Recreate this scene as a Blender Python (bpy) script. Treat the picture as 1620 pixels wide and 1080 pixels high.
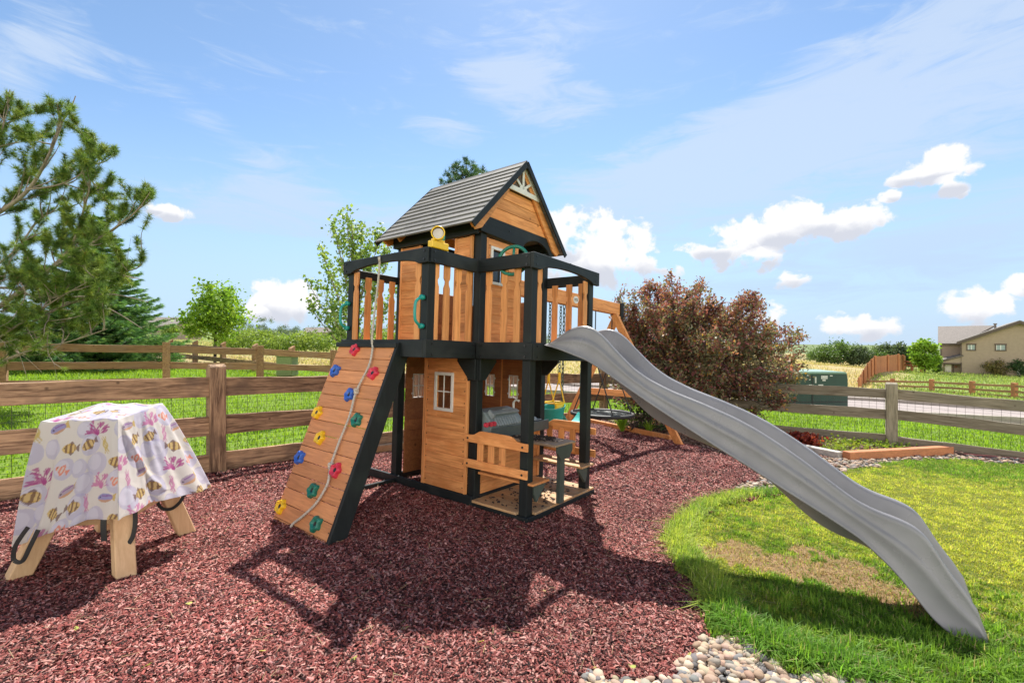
import bpy, bmesh, math, random
import numpy as np
from mathutils import Vector, Matrix
R = math.radians
SC = bpy.context.scene
for o in list(bpy.data.objects): bpy.data.objects.remove(o)
COL = SC.collection
# ------------------------------------------------------------------ camera, light, exposure
CAMZ = 1.5
cam = bpy.data.cameras.new('camera'); cam.sensor_width = 36; cam.lens = 16.244
cam.clip_start = 0.05; cam.clip_end = 3000
camo = bpy.data.objects.new('camera', cam); COL.objects.link(camo)
camo.location = (0, 0, CAMZ); camo.rotation_euler = (R(90), 0, 0)
SC.camera = camo
SUN = Vector((0.0682, 0.5776, 0.8135)).normalized()
EXPO = 1.0
SUN_E = 4.6
SKY_E = 0.15
sl = bpy.data.lights.new('sun', 'SUN'); sl.energy = SUN_E; sl.angle = R(0.55); sl.color = (1, .955, .88)
so = bpy.data.objects.new('sun', sl); COL.objects.link(so); so.location = SUN * 30
so.rotation_euler = SUN.to_track_quat('Z', 'Y').to_euler()
SC.view_settings.view_transform = 'Standard'; SC.view_settings.look = 'None'
SC.view_settings.exposure = EXPO; SC.view_settings.gamma = 1
SC.view_settings.use_curve_mapping = False
SC.render.engine = 'CYCLES'
SC.cycles.max_bounces = 6; SC.cycles.diffuse_bounces = 4; SC.cycles.transparent_max_bounces = 8
SC.cycles.use_denoising = True

class NT:
    "tiny node helper"
    def __init__(s, tree): s.t = tree; s.n = tree.nodes; s.l = tree.links
    def new(s, typ, **kw):
        nd = s.n.new(typ)
        for k, v in kw.items(): setattr(nd, k, v)
        return nd
    def put(s, sock, v):
        if isinstance(v, bpy.types.NodeSocket): s.l.new(v, sock)
        elif v is not None: sock.default_value = v
    def math(s, op, a, b=None, c=None, clamp=False):
        nd = s.n.new('ShaderNodeMath'); nd.operation = op; nd.use_clamp = clamp
        s.put(nd.inputs[0], a)
        if b is not None: s.put(nd.inputs[1], b)
        if c is not None: s.put(nd.inputs[2], c)
        return nd.outputs[0]
    def mix(s, f, a, b, typ='MIX'):
        nd = s.n.new('ShaderNodeMix'); nd.data_type = 'RGBA'; nd.blend_type = typ
        s.put(nd.inputs[0], f)
        for i, v in ((6, a), (7, b)):
            if isinstance(v, tuple) and len(v) == 3: v = (*v, 1)
            s.put(nd.inputs[i], v)
        return nd.outputs[2]
    def ramp(s, f, stops):
        nd = s.n.new('ShaderNodeValToRGB'); cr = nd.color_ramp
        while len(cr.elements) < len(stops): cr.elements.new(0.5)
        for e, (p, c) in zip(cr.elements, stops):
            e.position = p; e.color = (*c, 1) if len(c) == 3 else c
        s.put(nd.inputs[0], f); return nd.outputs[0]
    def noise(s, vec, scale, detail=4, rough=.55, dist=0.0):
        nd = s.n.new('ShaderNodeTexNoise'); s.put(nd.inputs['Vector'], vec)
        nd.inputs['Scale'].default_value = scale; nd.inputs['Detail'].default_value = detail
        nd.inputs['Roughness'].default_value = rough; nd.inputs['Distortion'].default_value = dist
        return nd.outputs[0]
    def mapr(s, v, a, b, c=0.0, d=1.0, smooth=True):
        nd = s.n.new('ShaderNodeMapRange'); nd.interpolation_type = 'SMOOTHSTEP' if smooth else 'LINEAR'
        s.put(nd.inputs[0], v)
        for i, x in enumerate((a, b, c, d)): s.put(nd.inputs[1 + i], x)
        return nd.outputs[0]
    def scalev(s, vec, sc, rot=(0, 0, 0)):
        nd = s.n.new('ShaderNodeMapping'); s.put(nd.inputs[0], vec)
        nd.inputs['Scale'].default_value = sc; nd.inputs['Rotation'].default_value = rot
        return nd.outputs[0]

# ------------------------------------------------------------------ sky with clouds
world = bpy.data.worlds.new('World'); SC.world = world; world.use_nodes = True
w = NT(world.node_tree); w.n.clear()
sky = w.new('ShaderNodeTexSky', sky_type='NISHITA', sun_disc=False)
sky.sun_elevation = math.asin(SUN.z); sky.sun_rotation = math.atan2(SUN.x, SUN.y)
sky.altitude = 1800; sky.air_density = 1.0; sky.dust_density = 0.7; sky.ozone_density = 2.0
tc = w.new('ShaderNodeTexCoord')
sx = w.new('ShaderNodeSeparateXYZ'); w.l.new(tc.outputs['Generated'], sx.inputs[0])
AZ = w.math('ARCTAN2', sx.outputs[0], sx.outputs[1]); EL = w.math('ARCSINE', sx.outputs[2])
def sky_angles(px, py):
    x, z = (px - 810) / 731, (540 - py) / 731
    return math.atan(x), math.atan2(z, math.hypot(x, 1))
base = w.mix(1.0, sky.outputs[0], (.66, .69, .66, 1), 'MULTIPLY')
CW = (2.25, 2.65, 3.25)
# high thin cirrus: stretched noise
cv = w.new('ShaderNodeCombineXYZ'); w.put(cv.inputs[0], AZ); w.put(cv.inputs[1], EL)
rotv = w.scalev(cv.outputs[0], (1.6, 7.5, 1), (0, 0, R(-8)))
n1 = w.noise(rotv, 3.6, 8, .64, .9)
n2 = w.noise(cv.outputs[0], 2.4, 3, .5)
def band(a0, e0, ra, re, rot=0):
    da = w.math('SUBTRACT', AZ, a0); de = w.math('SUBTRACT', EL, e0)
    c, s_ = math.cos(rot), math.sin(rot)
    x = w.math('DIVIDE', w.math('ADD', w.math('MULTIPLY', da, c), w.math('MULTIPLY', de, s_)), ra)
    y = w.math('DIVIDE', w.math('SUBTRACT', w.math('MULTIPLY', de, c), w.math('MULTIPLY', da, s_)), re)
    r2 = w.math('ADD', w.math('MULTIPLY', x, x), w.math('MULTIPLY', y, y))
    return w.math('SUBTRACT', 1.0, w.math('SQRT', r2), clamp=True), x, y
cir = None
for (px, py, ra, re, rot, k) in ((1330, 215, .62, .15, .20, 1.35), (1080, 265, .40, .09, .16, .9), (820, 130, .22, .075, -.28, 1.35),
                                 (440, 292, .12, .055, -.15, .9), (500, 345, .40, .06, .02, 1.1), (320, 190, .14, .03, -.45, .5),
                                 (700, 200, .12, .04, -.1, .6), (1480, 390, .45, .085, .10, 1.2), (100, 60, .08, .05, -.3, 1.0), (20, 110, .06, .06, 0, 1.0),
                                 (900, 45, .22, .05, -.15, .6), (1430, 60, .3, .05, .05, .5)):
    a0, e0 = sky_angles(px, py)
    b, _, _ = band(a0, e0, ra, re, rot); b = w.math('MULTIPLY', w.math('POWER', b, .7), k)
    cir = b if cir is None else w.math('ADD', cir, b)
cirm = w.math('MULTIPLY', w.mapr(w.math('ADD', w.math('MULTIPLY', n1, 1.0), w.math('MULTIPLY', cir, .34)), .52, .92), .72, clamp=True)
base = w.mix(cirm, base, CW)
# low haze towards the horizon
hz = w.math('MULTIPLY', w.mapr(EL, -.02, .42, 1.0, 0.0), .93)
base = w.mix(hz, base, (1.75, 2.32, 3.1))
# cumulus
cn = w.noise(cv.outputs[0], 17, 8, .62, .25)
cn2 = w.noise(cv.outputs[0], 34, 5, .6)
cum = None; shade = None
for (px, py, ra, re, k) in ((950, 400, .145, .085, 1.0), (890, 365, .07, .06, .9), (1010, 425, .10, .05, .7), (1180, 385, .085, .055, 1.0), (1255, 352, .06, .050, 1.1), (1340, 350, .065, .036, 1.0),
                            (1110, 395, .05, .035, .7), (1215, 415, .05, .028, .6),
                            (1487, 268, .050, .040, 1.1), (1450, 278, .04, .02, .9), (1408, 311, .018, .012, .9), (1500, 300, .03, .02, .9), (1345, 517, .075, .028, 1.0), (1250, 440, .038, .022, .75),
                            (1548, 487, .050, .034, 1.05), (1622, 452, .03, .02, .9), (447, 478, .070, .052, 1.1), (400, 500, .03, .02, .7), (262, 335, .040, .016, .85), (235, 325, .02, .014, .7),
                            (1225, 500, .04, .03, .7), (1345, 425, .03, .015, .6), (520, 495, .05, .02, .5)):
    a0, e0 = sky_angles(px, py)
    b, x, y = band(a0, e0, ra * 1.15, re * 1.15)
    b = w.math('POWER', b, .55)
    b = w.math('MULTIPLY', b, k)
    sh = w.math('MULTIPLY', b, w.math('MULTIPLY', y, -1.0))
    cum = b if cum is None else w.math('MAXIMUM', cum, b)
    shade = sh if shade is None else w.math('ADD', shade, sh)
cn = w.math('ADD', w.math('MULTIPLY', w.math('SUBTRACT', cn, .5), 1.75), w.math('MULTIPLY', w.math('SUBTRACT', cn2, .5), .55))
cd = w.math('ADD', cum, cn)
cumm = w.math('MULTIPLY', w.mapr(cd, .40, .66), w.mapr(cum, .05, .25))
shd = w.mapr(w.math('ADD', w.math('MULTIPLY', shade, 2.4), w.math('MULTIPLY', cn, .9)), .05, .9)
ccol = w.mix(shd, (3.45, 3.45, 3.5), (2.35, 2.45, 2.75))
base = w.mix(cumm, base, ccol)
# unseen bright cloud bank, added behind the camera as fill for the front faces
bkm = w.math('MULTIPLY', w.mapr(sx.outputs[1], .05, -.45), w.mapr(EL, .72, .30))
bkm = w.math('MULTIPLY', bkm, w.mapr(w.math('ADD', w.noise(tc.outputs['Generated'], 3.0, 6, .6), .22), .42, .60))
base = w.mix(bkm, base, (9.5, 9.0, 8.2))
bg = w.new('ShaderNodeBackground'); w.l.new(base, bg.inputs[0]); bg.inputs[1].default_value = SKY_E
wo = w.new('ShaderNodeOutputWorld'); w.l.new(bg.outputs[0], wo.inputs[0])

# ------------------------------------------------------------------ materials
MATS = {}
def matnt(name):
    m = bpy.data.materials.new(name); m.use_nodes = True; t = NT(m.node_tree)
    b = m.node_tree.nodes['Principled BSDF']; MATS[name] = m
    return m, t, b
def lin(r, g, b):
    f = lambda c: ((c / 255 + .055) / 1.055) ** 2.4 if c > 10 else c / 255 / 12.92
    return (f(r), f(g), f(b))
def wood(name, light, dark, grain=(1, 1, 1), rough=.6, knots=True, amt=.5, bump=.15, spec=.35, per=.25, stain=None):
    m, t, b = matnt(name)
    tcn = t.new('ShaderNodeTexCoord'); oi = t.new('ShaderNodeObjectInfo')
    at = t.new('ShaderNodeAttribute', attribute_name='rnd')
    off = t.new('ShaderNodeCombineXYZ'); t.put(off.inputs[0], t.math('MULTIPLY', at.outputs['Fac'], 37.0)); t.put(off.inputs[1], t.math('MULTIPLY', oi.outputs['Random'], 19.0))
    va = t.new('ShaderNodeVectorMath', operation='ADD'); t.put(va.inputs[0], tcn.outputs['Object']); t.put(va.inputs[1], off.outputs[0])
    gv = t.scalev(va.outputs[0], grain)
    g1 = t.noise(gv, 11, 6, .62, 1.4); g2 = t.noise(gv, 44, 5, .65, .4)
    blotch = t.noise(va.outputs[0], 3.5, 3, .5)
    f = t.math('ADD', t.math('MULTIPLY', g1, .6), t.math('MULTIPLY', g2, .4))
    f = t.mapr(f, .34, .66)
    c = t.mix(t.math('MULTIPLY', f, amt), light, dark)
    if stain: c = t.mix(t.mapr(blotch, .48, .7, 0, .6), c, stain)
    if knots:
        vo = t.new('ShaderNodeTexVoronoi'); t.put(vo.inputs[0], va.outputs[0]); vo.inputs['Scale'].default_value = 4.2
        k = t.mapr(vo.outputs[0], .035, .10, .75, 0)
        c = t.mix(k, c, tuple(x * .45 for x in dark))
    vr = t.math('ADD', 1 - per / 2, t.math('MULTIPLY', t.math('FRACT', t.math('MULTIPLY', t.math('ADD', at.outputs['Fac'], oi.outputs['Random']), 7.31)), per))
    mul = t.new('ShaderNodeCombineColor'); [t.put(mul.inputs[i], vr) for i in range(3)]
    c = t.mix(1.0, c, mul.outputs[0], 'MULTIPLY')
    t.put(b.inputs['Base Color'], c); b.inputs['Roughness'].default_value = rough
    b.inputs['Specular IOR Level'].default_value = spec
    bp = t.new('ShaderNodeBump'); bp.inputs['Strength'].default_value = bump; bp.inputs['Distance'].default_value = .004
    t.put(bp.inputs['Height'], f); t.l.new(bp.outputs[0], b.inputs['Normal'])
    return m
XG, YG, ZG = (.12, 1.6, 1.6), (1.6, .12, 1.6), (1.6, 1.6, .12)
CED, CEDD = (.84, .37, .13), (.46, .165, .05)
wood('cedar_x', CED, CEDD, XG, amt=.85, per=.36, stain=(.58, .20, .055)); wood('cedar_y', CED, CEDD, YG, amt=.85, per=.36, stain=(.56, .19, .05)); wood('cedar_z', CED, CEDD, ZG, amt=.75, per=.3)
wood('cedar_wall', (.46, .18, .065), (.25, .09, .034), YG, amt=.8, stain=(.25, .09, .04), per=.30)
wood('cedar_pale', (.52, .31, .15), (.30, .16, .075), YG, amt=.7, stain=(.42, .30, .18))
wood('table_grey', (.42, .30, .20), (.26, .18, .12), YG, amt=.7)
BK, BKD = (.012, .016, .017), (.005, .006, .007)
wood('dark_x', BK, BKD, XG, knots=False, rough=.55, spec=.3, stain=(.030, .034, .032))
wood('dark_y', BK, BKD, YG, knots=False, rough=.55, spec=.3, stain=(.028, .032, .031))
wood('dark_z', BK, BKD, ZG, knots=False, rough=.55, spec=.3, stain=(.022, .030, .026))
wood('dark_faded', (.075, .095, .080), (.035, .045, .04), ZG, knots=False, rough=.6, stain=(.05, .06, .05))
wood('shingle', (.205, .19, .175), (.10, .095, .09), YG, amt=.9, knots=False, rough=.75, stain=(.15, .145, .14), per=.45)
wood('fence_near', (.56, .355, .205), (.11, .058, .032), XG, amt=1.0, rough=.8, bump=.5, stain=(.13, .085, .06), per=.3)
wood('fence_post', (.56, .36, .21), (.11, .058, .034), ZG, amt=1.0, rough=.8, bump=.5, stain=(.16, .10, .065))
wood('fence_grey', (.30, .255, .19), (.13, .105, .07), XG, amt=1.0, rough=.8, bump=.4, stain=(.20, .18, .13), per=.25)
wood('fence_greypost', (.34, .30, .22), (.15, .13, .085), ZG, amt=1.0, rough=.8, bump=.4)
wood('fence_far', (.44, .25, .12), (.20, .10, .05), XG, amt=1.0, rough=.8, stain=(.30, .19, .12), per=.3)
wood('fence_red', (.46, .20, .09), (.26, .10, .045), ZG, amt=.8, rough=.8, per=.3)
wood('timber', (.50, .20, .085), (.28, .11, .05), XG, amt=.8, rough=.75, stain=(.36, .14, .07))
wood('pine_leg', (.62, .42, .24), (.46, .28, .14), ZG, amt=.6, rough=.7)
wood('bark', (.16, .115, .08), (.06, .042, .03), (1, 1, .4), amt=1, rough=.9, bump=.6)
wood('bark_pale', (.34, .27, .22), (.20, .15, .12), (1, 1, .4), amt=1, rough=.9, bump=.4)
wood('bark_dark', (.06, .045, .04), (.025, .02, .018), (1, 1, .4), amt=1, rough=.9, bump=.6)
def plain(name, col, rough=.5, metal=0, spec=.5, mott=.12, scale=20, bump=0.0, bscale=60):
    m, t, b = matnt(name)
    tcn = t.new('ShaderNodeTexCoord')
    n = t.noise(tcn.outputs['Object'], scale, 4)
    c = t.mix(t.mapr(n, .3, .7), tuple(x * (1 - mott) for x in col), tuple(min(1, x * (1 + mott)) for x in col))
    t.put(b.inputs['Base Color'], c); b.inputs['Roughness'].default_value = rough; b.inputs['Metallic'].default_value = metal
    b.inputs['Specular IOR Level'].default_value = spec
    if bump:
        bp = t.new('ShaderNodeBump'); bp.inputs['Strength'].default_value = bump; bp.inputs['Distance'].default_value = .005
        t.put(bp.inputs['Height'], t.noise(tcn.outputs['Object'], bscale, 3)); t.l.new(bp.outputs[0], b.inputs['Normal'])
    return m
plain('slide', (.215, .21, .222), .26, mott=.10, spec=.5, bump=.06, bscale=260, scale=3)
_m = MATS['slide']; _t = NT(_m.node_tree); _b = _m.node_tree.nodes['Principled BSDF']; _c = _t.new('ShaderNodeTexCoord')      # scuffs along the run, uneven sheen
_s = _t.mapr(_t.noise(_t.scalev(_c.outputs['Object'], (34, 2.2, 6)), 3.0, 6, .7), .60, .72)
_src = _b.inputs['Base Color'].links[0].from_socket; _t.put(_b.inputs['Base Color'], _t.mix(_t.math('MULTIPLY', _s, .35), _src, (.27, .26, .27)))
_t.put(_b.inputs['Roughness'], _t.mapr(_t.noise(_c.outputs['Object'], 5, 4), .3, .7, .24, .42))
plain('white', (.72, .70, .66), .45, mott=.05)
plain('yellow', (.85, .52, .02), .35, mott=.04); plain('red', (.62, .035, .07), .4, mott=.12); plain('blue', (.03, .12, .50), .4, mott=.12)
plain('green', (.01, .17, .115), .4, mott=.12); plain('teal', (.015, .30, .26), .4, mott=.06); plain('mint', (.05, .42, .36), .4)
plain('bolt', (.012, .012, .014), .4); plain('rope', (.52, .47, .40), .85, mott=.2, scale=90, bump=.5, bscale=200)
plain('lid_grey', (.20, .235, .235), .35, mott=.08); plain('grill', (.075, .095, .095), .4, mott=.1); plain('grill_light', (.27, .30, .31), .35); plain('magenta', (.55, .02, .12), .4)
plain('black', (.012, .012, .013), .55); plain('chain', (.09, .115, .09), .45, metal=.5)
plain('glass_dark', (.03, .035, .04), .08); plain('lens', (.35, .32, .28), .1, metal=.4)
plain('wire', (.05, .045, .04), .5, metal=.3)
plain('box_green', (.008, .042, .031), .5, mott=.1, scale=3); plain('box_top', (.17, .28, .22), .5); plain('label', (.5, .5, .46), .6)
plain('box_light', (.20, .27, .10), .6); plain('concrete', (.42, .39, .35), .9, mott=.2, scale=12, bump=.3)
plain('stucco', (.36, .275, .205), .9, mott=.05, scale=3); plain('stucco2', (.33, .25, .19), .9, mott=.05); plain('trim', (.10, .07, .055), .7)
plain('house_roof', (.20, .175, .155), .9, mott=.15, scale=6); plain('house_door', (.62, .58, .50), .6); plain('pane', (.30, .36, .36), .1)
plain('brown_door', (.20, .08, .05), .7)

def leafmat(name, rough=.55, trans=.35, wax=.3):
    m, t, b = matnt(name)
    at = t.new('ShaderNodeAttribute', attribute_name='col')
    t.l.new(at.outputs['Color'], b.inputs['Base Color']); b.inputs['Roughness'].default_value = rough
    b.inputs['Specular IOR Level'].default_value = wax
    tr = t.new('ShaderNodeBsdfTranslucent')
    t.put(tr.inputs[0], t.mix(1.0, at.outputs['Color'], (1.5, 1.5, .9), 'MULTIPLY'))
    ms = t.new('ShaderNodeMixShader'); ms.inputs[0].default_value = trans
    out = m.node_tree.nodes['Material Output']
    t.l.new(b.outputs[0], ms.inputs[1]); t.l.new(tr.outputs[0], ms.inputs[2]); t.l.new(ms.outputs[0], out.inputs[0])
    return m
leafmat('leaf'); leafmat('grass_blade', .6, .45, .25); leafmat('needle', .5, .22, .3)
m, t, b = matnt('chip'); at = t.new('ShaderNodeAttribute', attribute_name='col'); t.l.new(at.outputs['Color'], b.inputs['Base Color']); b.inputs['Roughness'].default_value = .75; b.inputs['Specular IOR Level'].default_value = .18
m, t, b = matnt('cloth'); at = t.new('ShaderNodeAttribute', attribute_name='col'); t.l.new(at.outputs['Color'], b.inputs['Base Color']); b.inputs['Roughness'].default_value = .75
tr = t.new('ShaderNodeBsdfTranslucent'); t.l.new(at.outputs['Color'], tr.inputs[0]); ms = t.new('ShaderNodeMixShader'); ms.inputs[0].default_value = .35
out = m.node_tree.nodes['Material Output']; t.l.new(b.outputs[0], ms.inputs[1]); t.l.new(tr.outputs[0], ms.inputs[2]); t.l.new(ms.outputs[0], out.inputs[0])
bp = t.new('ShaderNodeBump'); bp.inputs['Strength'].default_value = .35; bp.inputs['Distance'].default_value = .02
tcn = t.new('ShaderNodeTexCoord'); t.put(bp.inputs['Height'], t.noise(tcn.outputs['Object'], 9, 4, .5, .8)); t.l.new(bp.outputs[0], b.inputs['Normal'])
def groundmat(name, cols, scale, bump, bscale, rough=.95, big=None, attr=False):
    m, t, b = matnt(name)
    tcn = t.new('ShaderNodeTexCoord'); P = tcn.outputs['Object']
    n = t.noise(P, scale, 6, .65); st = [(.25 + .5 * i / (len(cols) - 1), c) for i, c in enumerate(cols)]
    c = t.ramp(n, st)
    if big:
        for (sc, lo, hi, col, k) in big: c = t.mix(t.mapr(t.noise(P, sc, 4), lo, hi, 0, k), c, col)
    if attr:
        at = t.new('ShaderNodeAttribute', attribute_name='col'); c = t.mix(1.0, c, at.outputs['Color'], 'MULTIPLY')
    t.put(b.inputs['Base Color'], c); b.inputs['Roughness'].default_value = rough; b.inputs['Specular IOR Level'].default_value = .2
    bp = t.new('ShaderNodeBump'); bp.inputs['Strength'].default_value = bump; bp.inputs['Distance'].default_value = .02
    t.put(bp.inputs['Height'], t.noise(P, bscale, 5, .7)); t.l.new(bp.outputs[0], b.inputs['Normal'])
    return m
groundmat('mulch', [(.03, .012, .011), (.13, .045, .04), (.24, .09, .08)], 55, 1.0, 60)
groundmat('bed', [(.05, .025, .018), (.16, .075, .055), (.26, .15, .11)], 40, 1.0, 45)
groundmat('lawn_soil', [(.05, .07, .012), (.12, .15, .022), (.20, .20, .05)], 30, .8, 70)
groundmat('bare_soil', [(.17, .10, .055), (.29, .185, .10), (.38, .26, .15)], 35, .8, 70)
groundmat('pebble_soil', [(.10, .08, .06), (.22, .18, .14), (.3, .26, .2)], 40, .8, 70)
groundmat('terrain', [(.75, .75, .7), (1, 1, 1), (1.15, 1.1, 1.05)], 1.6, .6, 9, attr=True)
groundmat('road', [(.25, .21, .195), (.31, .265, .245), (.34, .29, .27)], 3, .2, 60)
groundmat('kerb', [(.30, .26, .23), (.40, .35, .31)], 6, .2, 60)
# ------------------------------------------------------------------ mesh helpers
def setp(o, label=None, cat=None, group=None, kind=None):
    if label: o['label'] = label
    if cat: o['category'] = cat
    if group: o['group'] = group
    if kind: o['kind'] = kind
    return o
def empty(name, label, cat, loc=(0, 0, 0), rot=None, group=None):
    o = bpy.data.objects.new(name, None); COL.objects.link(o); o.empty_display_size = .2
    o.location = loc
    if rot is not None: o.rotation_euler = rot
    return setp(o, label, cat, group)
class MB:
    def __init__(s): s.v = []; s.f = []; s.r = []; s.smooth = False
    def add(s, vs, fs, rnd=None):
        b = len(s.v); s.v += [tuple(x) for x in vs]; s.f += [tuple(i + b for i in f) for f in fs]
        rr = random.random() if rnd is None else rnd; s.r += [rr] * len(vs); return s
    def box(s, a, b, mat=None):
        x0, y0, z0 = a; x1, y1, z1 = b
        v = [Vector(p) for p in ((x0, y0, z0), (x1, y0, z0), (x1, y1, z0), (x0, y1, z0), (x0, y0, z1), (x1, y0, z1), (x1, y1, z1), (x0, y1, z1))]
        if mat is not None: v = [mat @ p for p in v]
        return s.add(v, [(0, 3, 2, 1), (4, 5, 6, 7), (0, 1, 5, 4), (1, 2, 6, 5), (2, 3, 7, 6), (3, 0, 4, 7)])
    def cbox(s, c, d, mat=None):
        return s.box([c[i] - d[i] / 2 for i in range(3)], [c[i] + d[i] / 2 for i in range(3)], mat)
    def bar(s, p, q, w, h, up=(0, 0, 1)):
        "box from p to q, w across, h along up"
        p, q = Vector(p), Vector(q); d = (q - p); L = d.length; d.normalize()
        u = Vector(up); sd = d.cross(u)
        if sd.length < 1e-4: sd = d.cross(Vector((1, 0, 0)))
        sd.normalize(); u = sd.cross(d)
        m = Matrix((sd, d, u)).transposed().to_4x4(); m.translation = p
        return s.box((-w / 2, 0, -h / 2), (w / 2, L, h / 2), m)
    def tube(s, pts, rad, n=8, cap=True, closed=False):
        pts = [Vector(p) for p in pts]; N = len(pts)
        rad = [rad] * N if not hasattr(rad, '__len__') else rad
        up = None; vs = []
        for i, p in enumerate(pts):
            a = pts[(i - 1) % N] if (closed or i) else p; b = pts[(i + 1) % N] if (closed or i < N - 1) else p
            d = (b - a).normalized()
            if up is None: up = Vector((0, 0, 1)) if abs(d.z) < .9 else Vector((1, 0, 0))
            sd = d.cross(up).normalized(); up = sd.cross(d).normalized()
            for k in range(n):
                an = 2 * math.pi * k / n; vs.append(p + (sd * math.cos(an) + up * math.sin(an)) * rad[i])
        fs = []
        for i in range(N if closed else N - 1):
            for k in range(n):
                j = (i + 1) % N; fs.append((i * n + k, i * n + (k + 1) % n, j * n + (k + 1) % n, j * n + k))
        if cap and not closed: fs += [tuple(range(n))[::-1], tuple((N - 1) * n + k for k in range(n))]
        return s.add(vs, fs)
    def prism(s, poly, ax, a, b):
        "poly in the other two axes, extruded along axis ax from a to b"
        def P(u, v, w_):
            l = [u, v]; l.insert(ax, w_); return tuple(l)
        n = len(poly); vs = [P(u, v, a) for u, v in poly] + [P(u, v, b) for u, v in poly]
        fs = [tuple(range(n))[::-1], tuple(range(n, 2 * n))] + [(i, (i + 1) % n, n + (i + 1) % n, n + i) for i in range(n)]
        return s.add(vs, fs)
    def build(s, name, mat, parent=None, bevel=0.0, smooth=None):
        me = bpy.data.meshes.new(name); me.from_pydata(s.v, [], s.f); me.update()
        a = me.attributes.new('rnd', 'FLOAT', 'POINT'); a.data.foreach_set('value', s.r)
        bm = bmesh.new(); bm.from_mesh(me); bmesh.ops.recalc_face_normals(bm, faces=bm.faces); bm.to_mesh(me); bm.free()
        if smooth if smooth is not None else s.smooth: me.shade_smooth()
        me.materials.append(MATS[mat])
        o = bpy.data.objects.new(name, me); COL.objects.link(o); o.parent = parent
        if bevel:
            md = o.modifiers.new('bevel', 'BEVEL'); md.width = bevel; md.segments = 1; md.limit_method = 'ANGLE'
        return o
def big(name, V, F, mat, parent=None, col=None, smooth=False):
    "fast mesh from numpy: V (n,3), F (m,k)"
    V = np.ascontiguousarray(V, dtype=np.float32); F = np.ascontiguousarray(F, dtype=np.int32); k = F.shape[1]
    me = bpy.data.meshes.new(name); me.vertices.add(len(V)); me.vertices.foreach_set('co', V.ravel())
    me.loops.add(F.size); me.loops.foreach_set('vertex_index', F.ravel())
    me.polygons.add(len(F)); me.polygons.foreach_set('loop_start', np.arange(len(F), dtype=np.int32) * k)
    me.update(calc_edges=True)
    if col is not None:
        a = me.color_attributes.new('col', 'FLOAT_COLOR', 'POINT')
        c = np.ones((len(V), 4), np.float32); c[:, :3] = col; a.data.foreach_set('color', c.ravel())
    me.materials.append(MATS[mat])
    if smooth: me.shade_smooth()
    o = bpy.data.objects.new(name, me); COL.objects.link(o); o.parent = parent
    return o
rng = np.random.default_rng(7); random.seed(5)
def unit(n):
    v = rng.normal(size=(n, 3)); return v / np.linalg.norm(v, axis=1)[:, None]
def leaf_quads(C, size, col, up=0.0, aspect=.6):
    "one pointed leaf (4-vertex kite) per centre"
    n = len(C); a = unit(n); a[:, 2] += up; a /= np.linalg.norm(a, axis=1)[:, None]
    b = np.cross(a, unit(n)); b /= np.linalg.norm(b, axis=1)[:, None]
    s = size * rng.uniform(.65, 1.35, (n, 1))
    nrm = np.cross(a, b)
    V = np.stack([C - a * s * .5, C + b * s * aspect * .5 + nrm * s * .12, C + a * s * .5, C - b * s * aspect * .5 + nrm * s * .12], 1).reshape(-1, 3)
    return V, np.arange(4 * n).reshape(n, 4), np.repeat(col, 4, 0)
def pick(pal, n, jit=.12):
    pal = np.array(pal); c = pal[rng.integers(0, len(pal), n)]
    return np.clip(c * rng.uniform(1 - jit, 1 + jit, (n, 1)) * rng.uniform(.95, 1.05, (n, 3)), 0, 1)
# ------------------------------------------------------------------ playground frame
_yaw, _tx, _ty = .9092, -.03, .026
PM = (Matrix.Rotation(_tx, 4, 'X') @ Matrix.Rotation(_ty, 4, 'Y') @ Matrix.Rotation(_yaw, 4, 'Z'))
PM.translation = Vector((-.3732, 4.2145, -1.5039 + CAMZ))
PR = PM.to_euler()
def PW(s, t, z): return PM @ Vector((s, t, z))
def at(px, py, y): return Vector(((px - 810) / 731 * y, y, CAMZ + (540 - py) / 731 * y))

# ------------------------------------------------------------------ ground height
def plane(x, y): return .1127 - .026 * x - .030 * y - .03
CP = [(x, y, plane(x, y)) for x in (-4.5, -1.5, 1.5, 5, 8.5) for y in (-3, 1, 4, 7, 9.5)]
CP += [(-1.9, 3.7, plane(-1.9, 3.7) - .03), (2.3, 11.4, plane(2.3, 11.4)), (13, 7, plane(13, 7)), (-9, 3, plane(-9, 3) + .15)]
CP += [(x, y, z + CAMZ) for x, y, z in ((-11.8, 10.6, -1.08), (-9.2, 12.3, -1.15), (-6, 15.2, -1.38), (-14, 20.4, -.98), (-20, 22, -.75), (-9, 22, -1.2), (0, 17, -1.92), (1.9, 17.2, -1.95),
       (-22, 45, -1.1), (-40, 90, -.5), (-18, 60, -1.0), (-60, 60, 0), (-70, 160, 1.5), (-20, 160, 1.0), (2.4, 22, -2.12), (10, 12.6, -2.02), (13.3, 12, -2.10), (13.7, 18.4, -2.32), (16.5, 15.3, -2.32), (22, 14, -2.5),
       (3, 30, -2.0), (4, 45, -1.6), (29, 34, -3.55), (21, 31, -3.3), (38, 36, -3.75), (36, 58, -2.9), (27, 48, -2.6), (40, 60, -3.0), (50, 55, -4.1), (60, 64, -4.4), (78, 66, -4.7), (70, 90, -4.4), (40, 110, -2.8), (150, 150, -6), (60, 220, -3), (0, 220, 0),
       (-160, 330, 8), (0, 400, 3), (200, 350, -4), (-350, 150, 6), (350, 100, -6), (-60, -60, 0), (60, -60, -2), (0, -300, 0), (300, -200, -3), (-300, -200, 0), (-600, 600, 14), (600, 600, -8), (0, 700, 4), (-600, -600, 0), (600, -600, 0), (20, 5, -2.1), (30, 8, -2.5), (-20, 5, -.9), (-30, 12, -.7))]
CP = np.array(CP)
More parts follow.
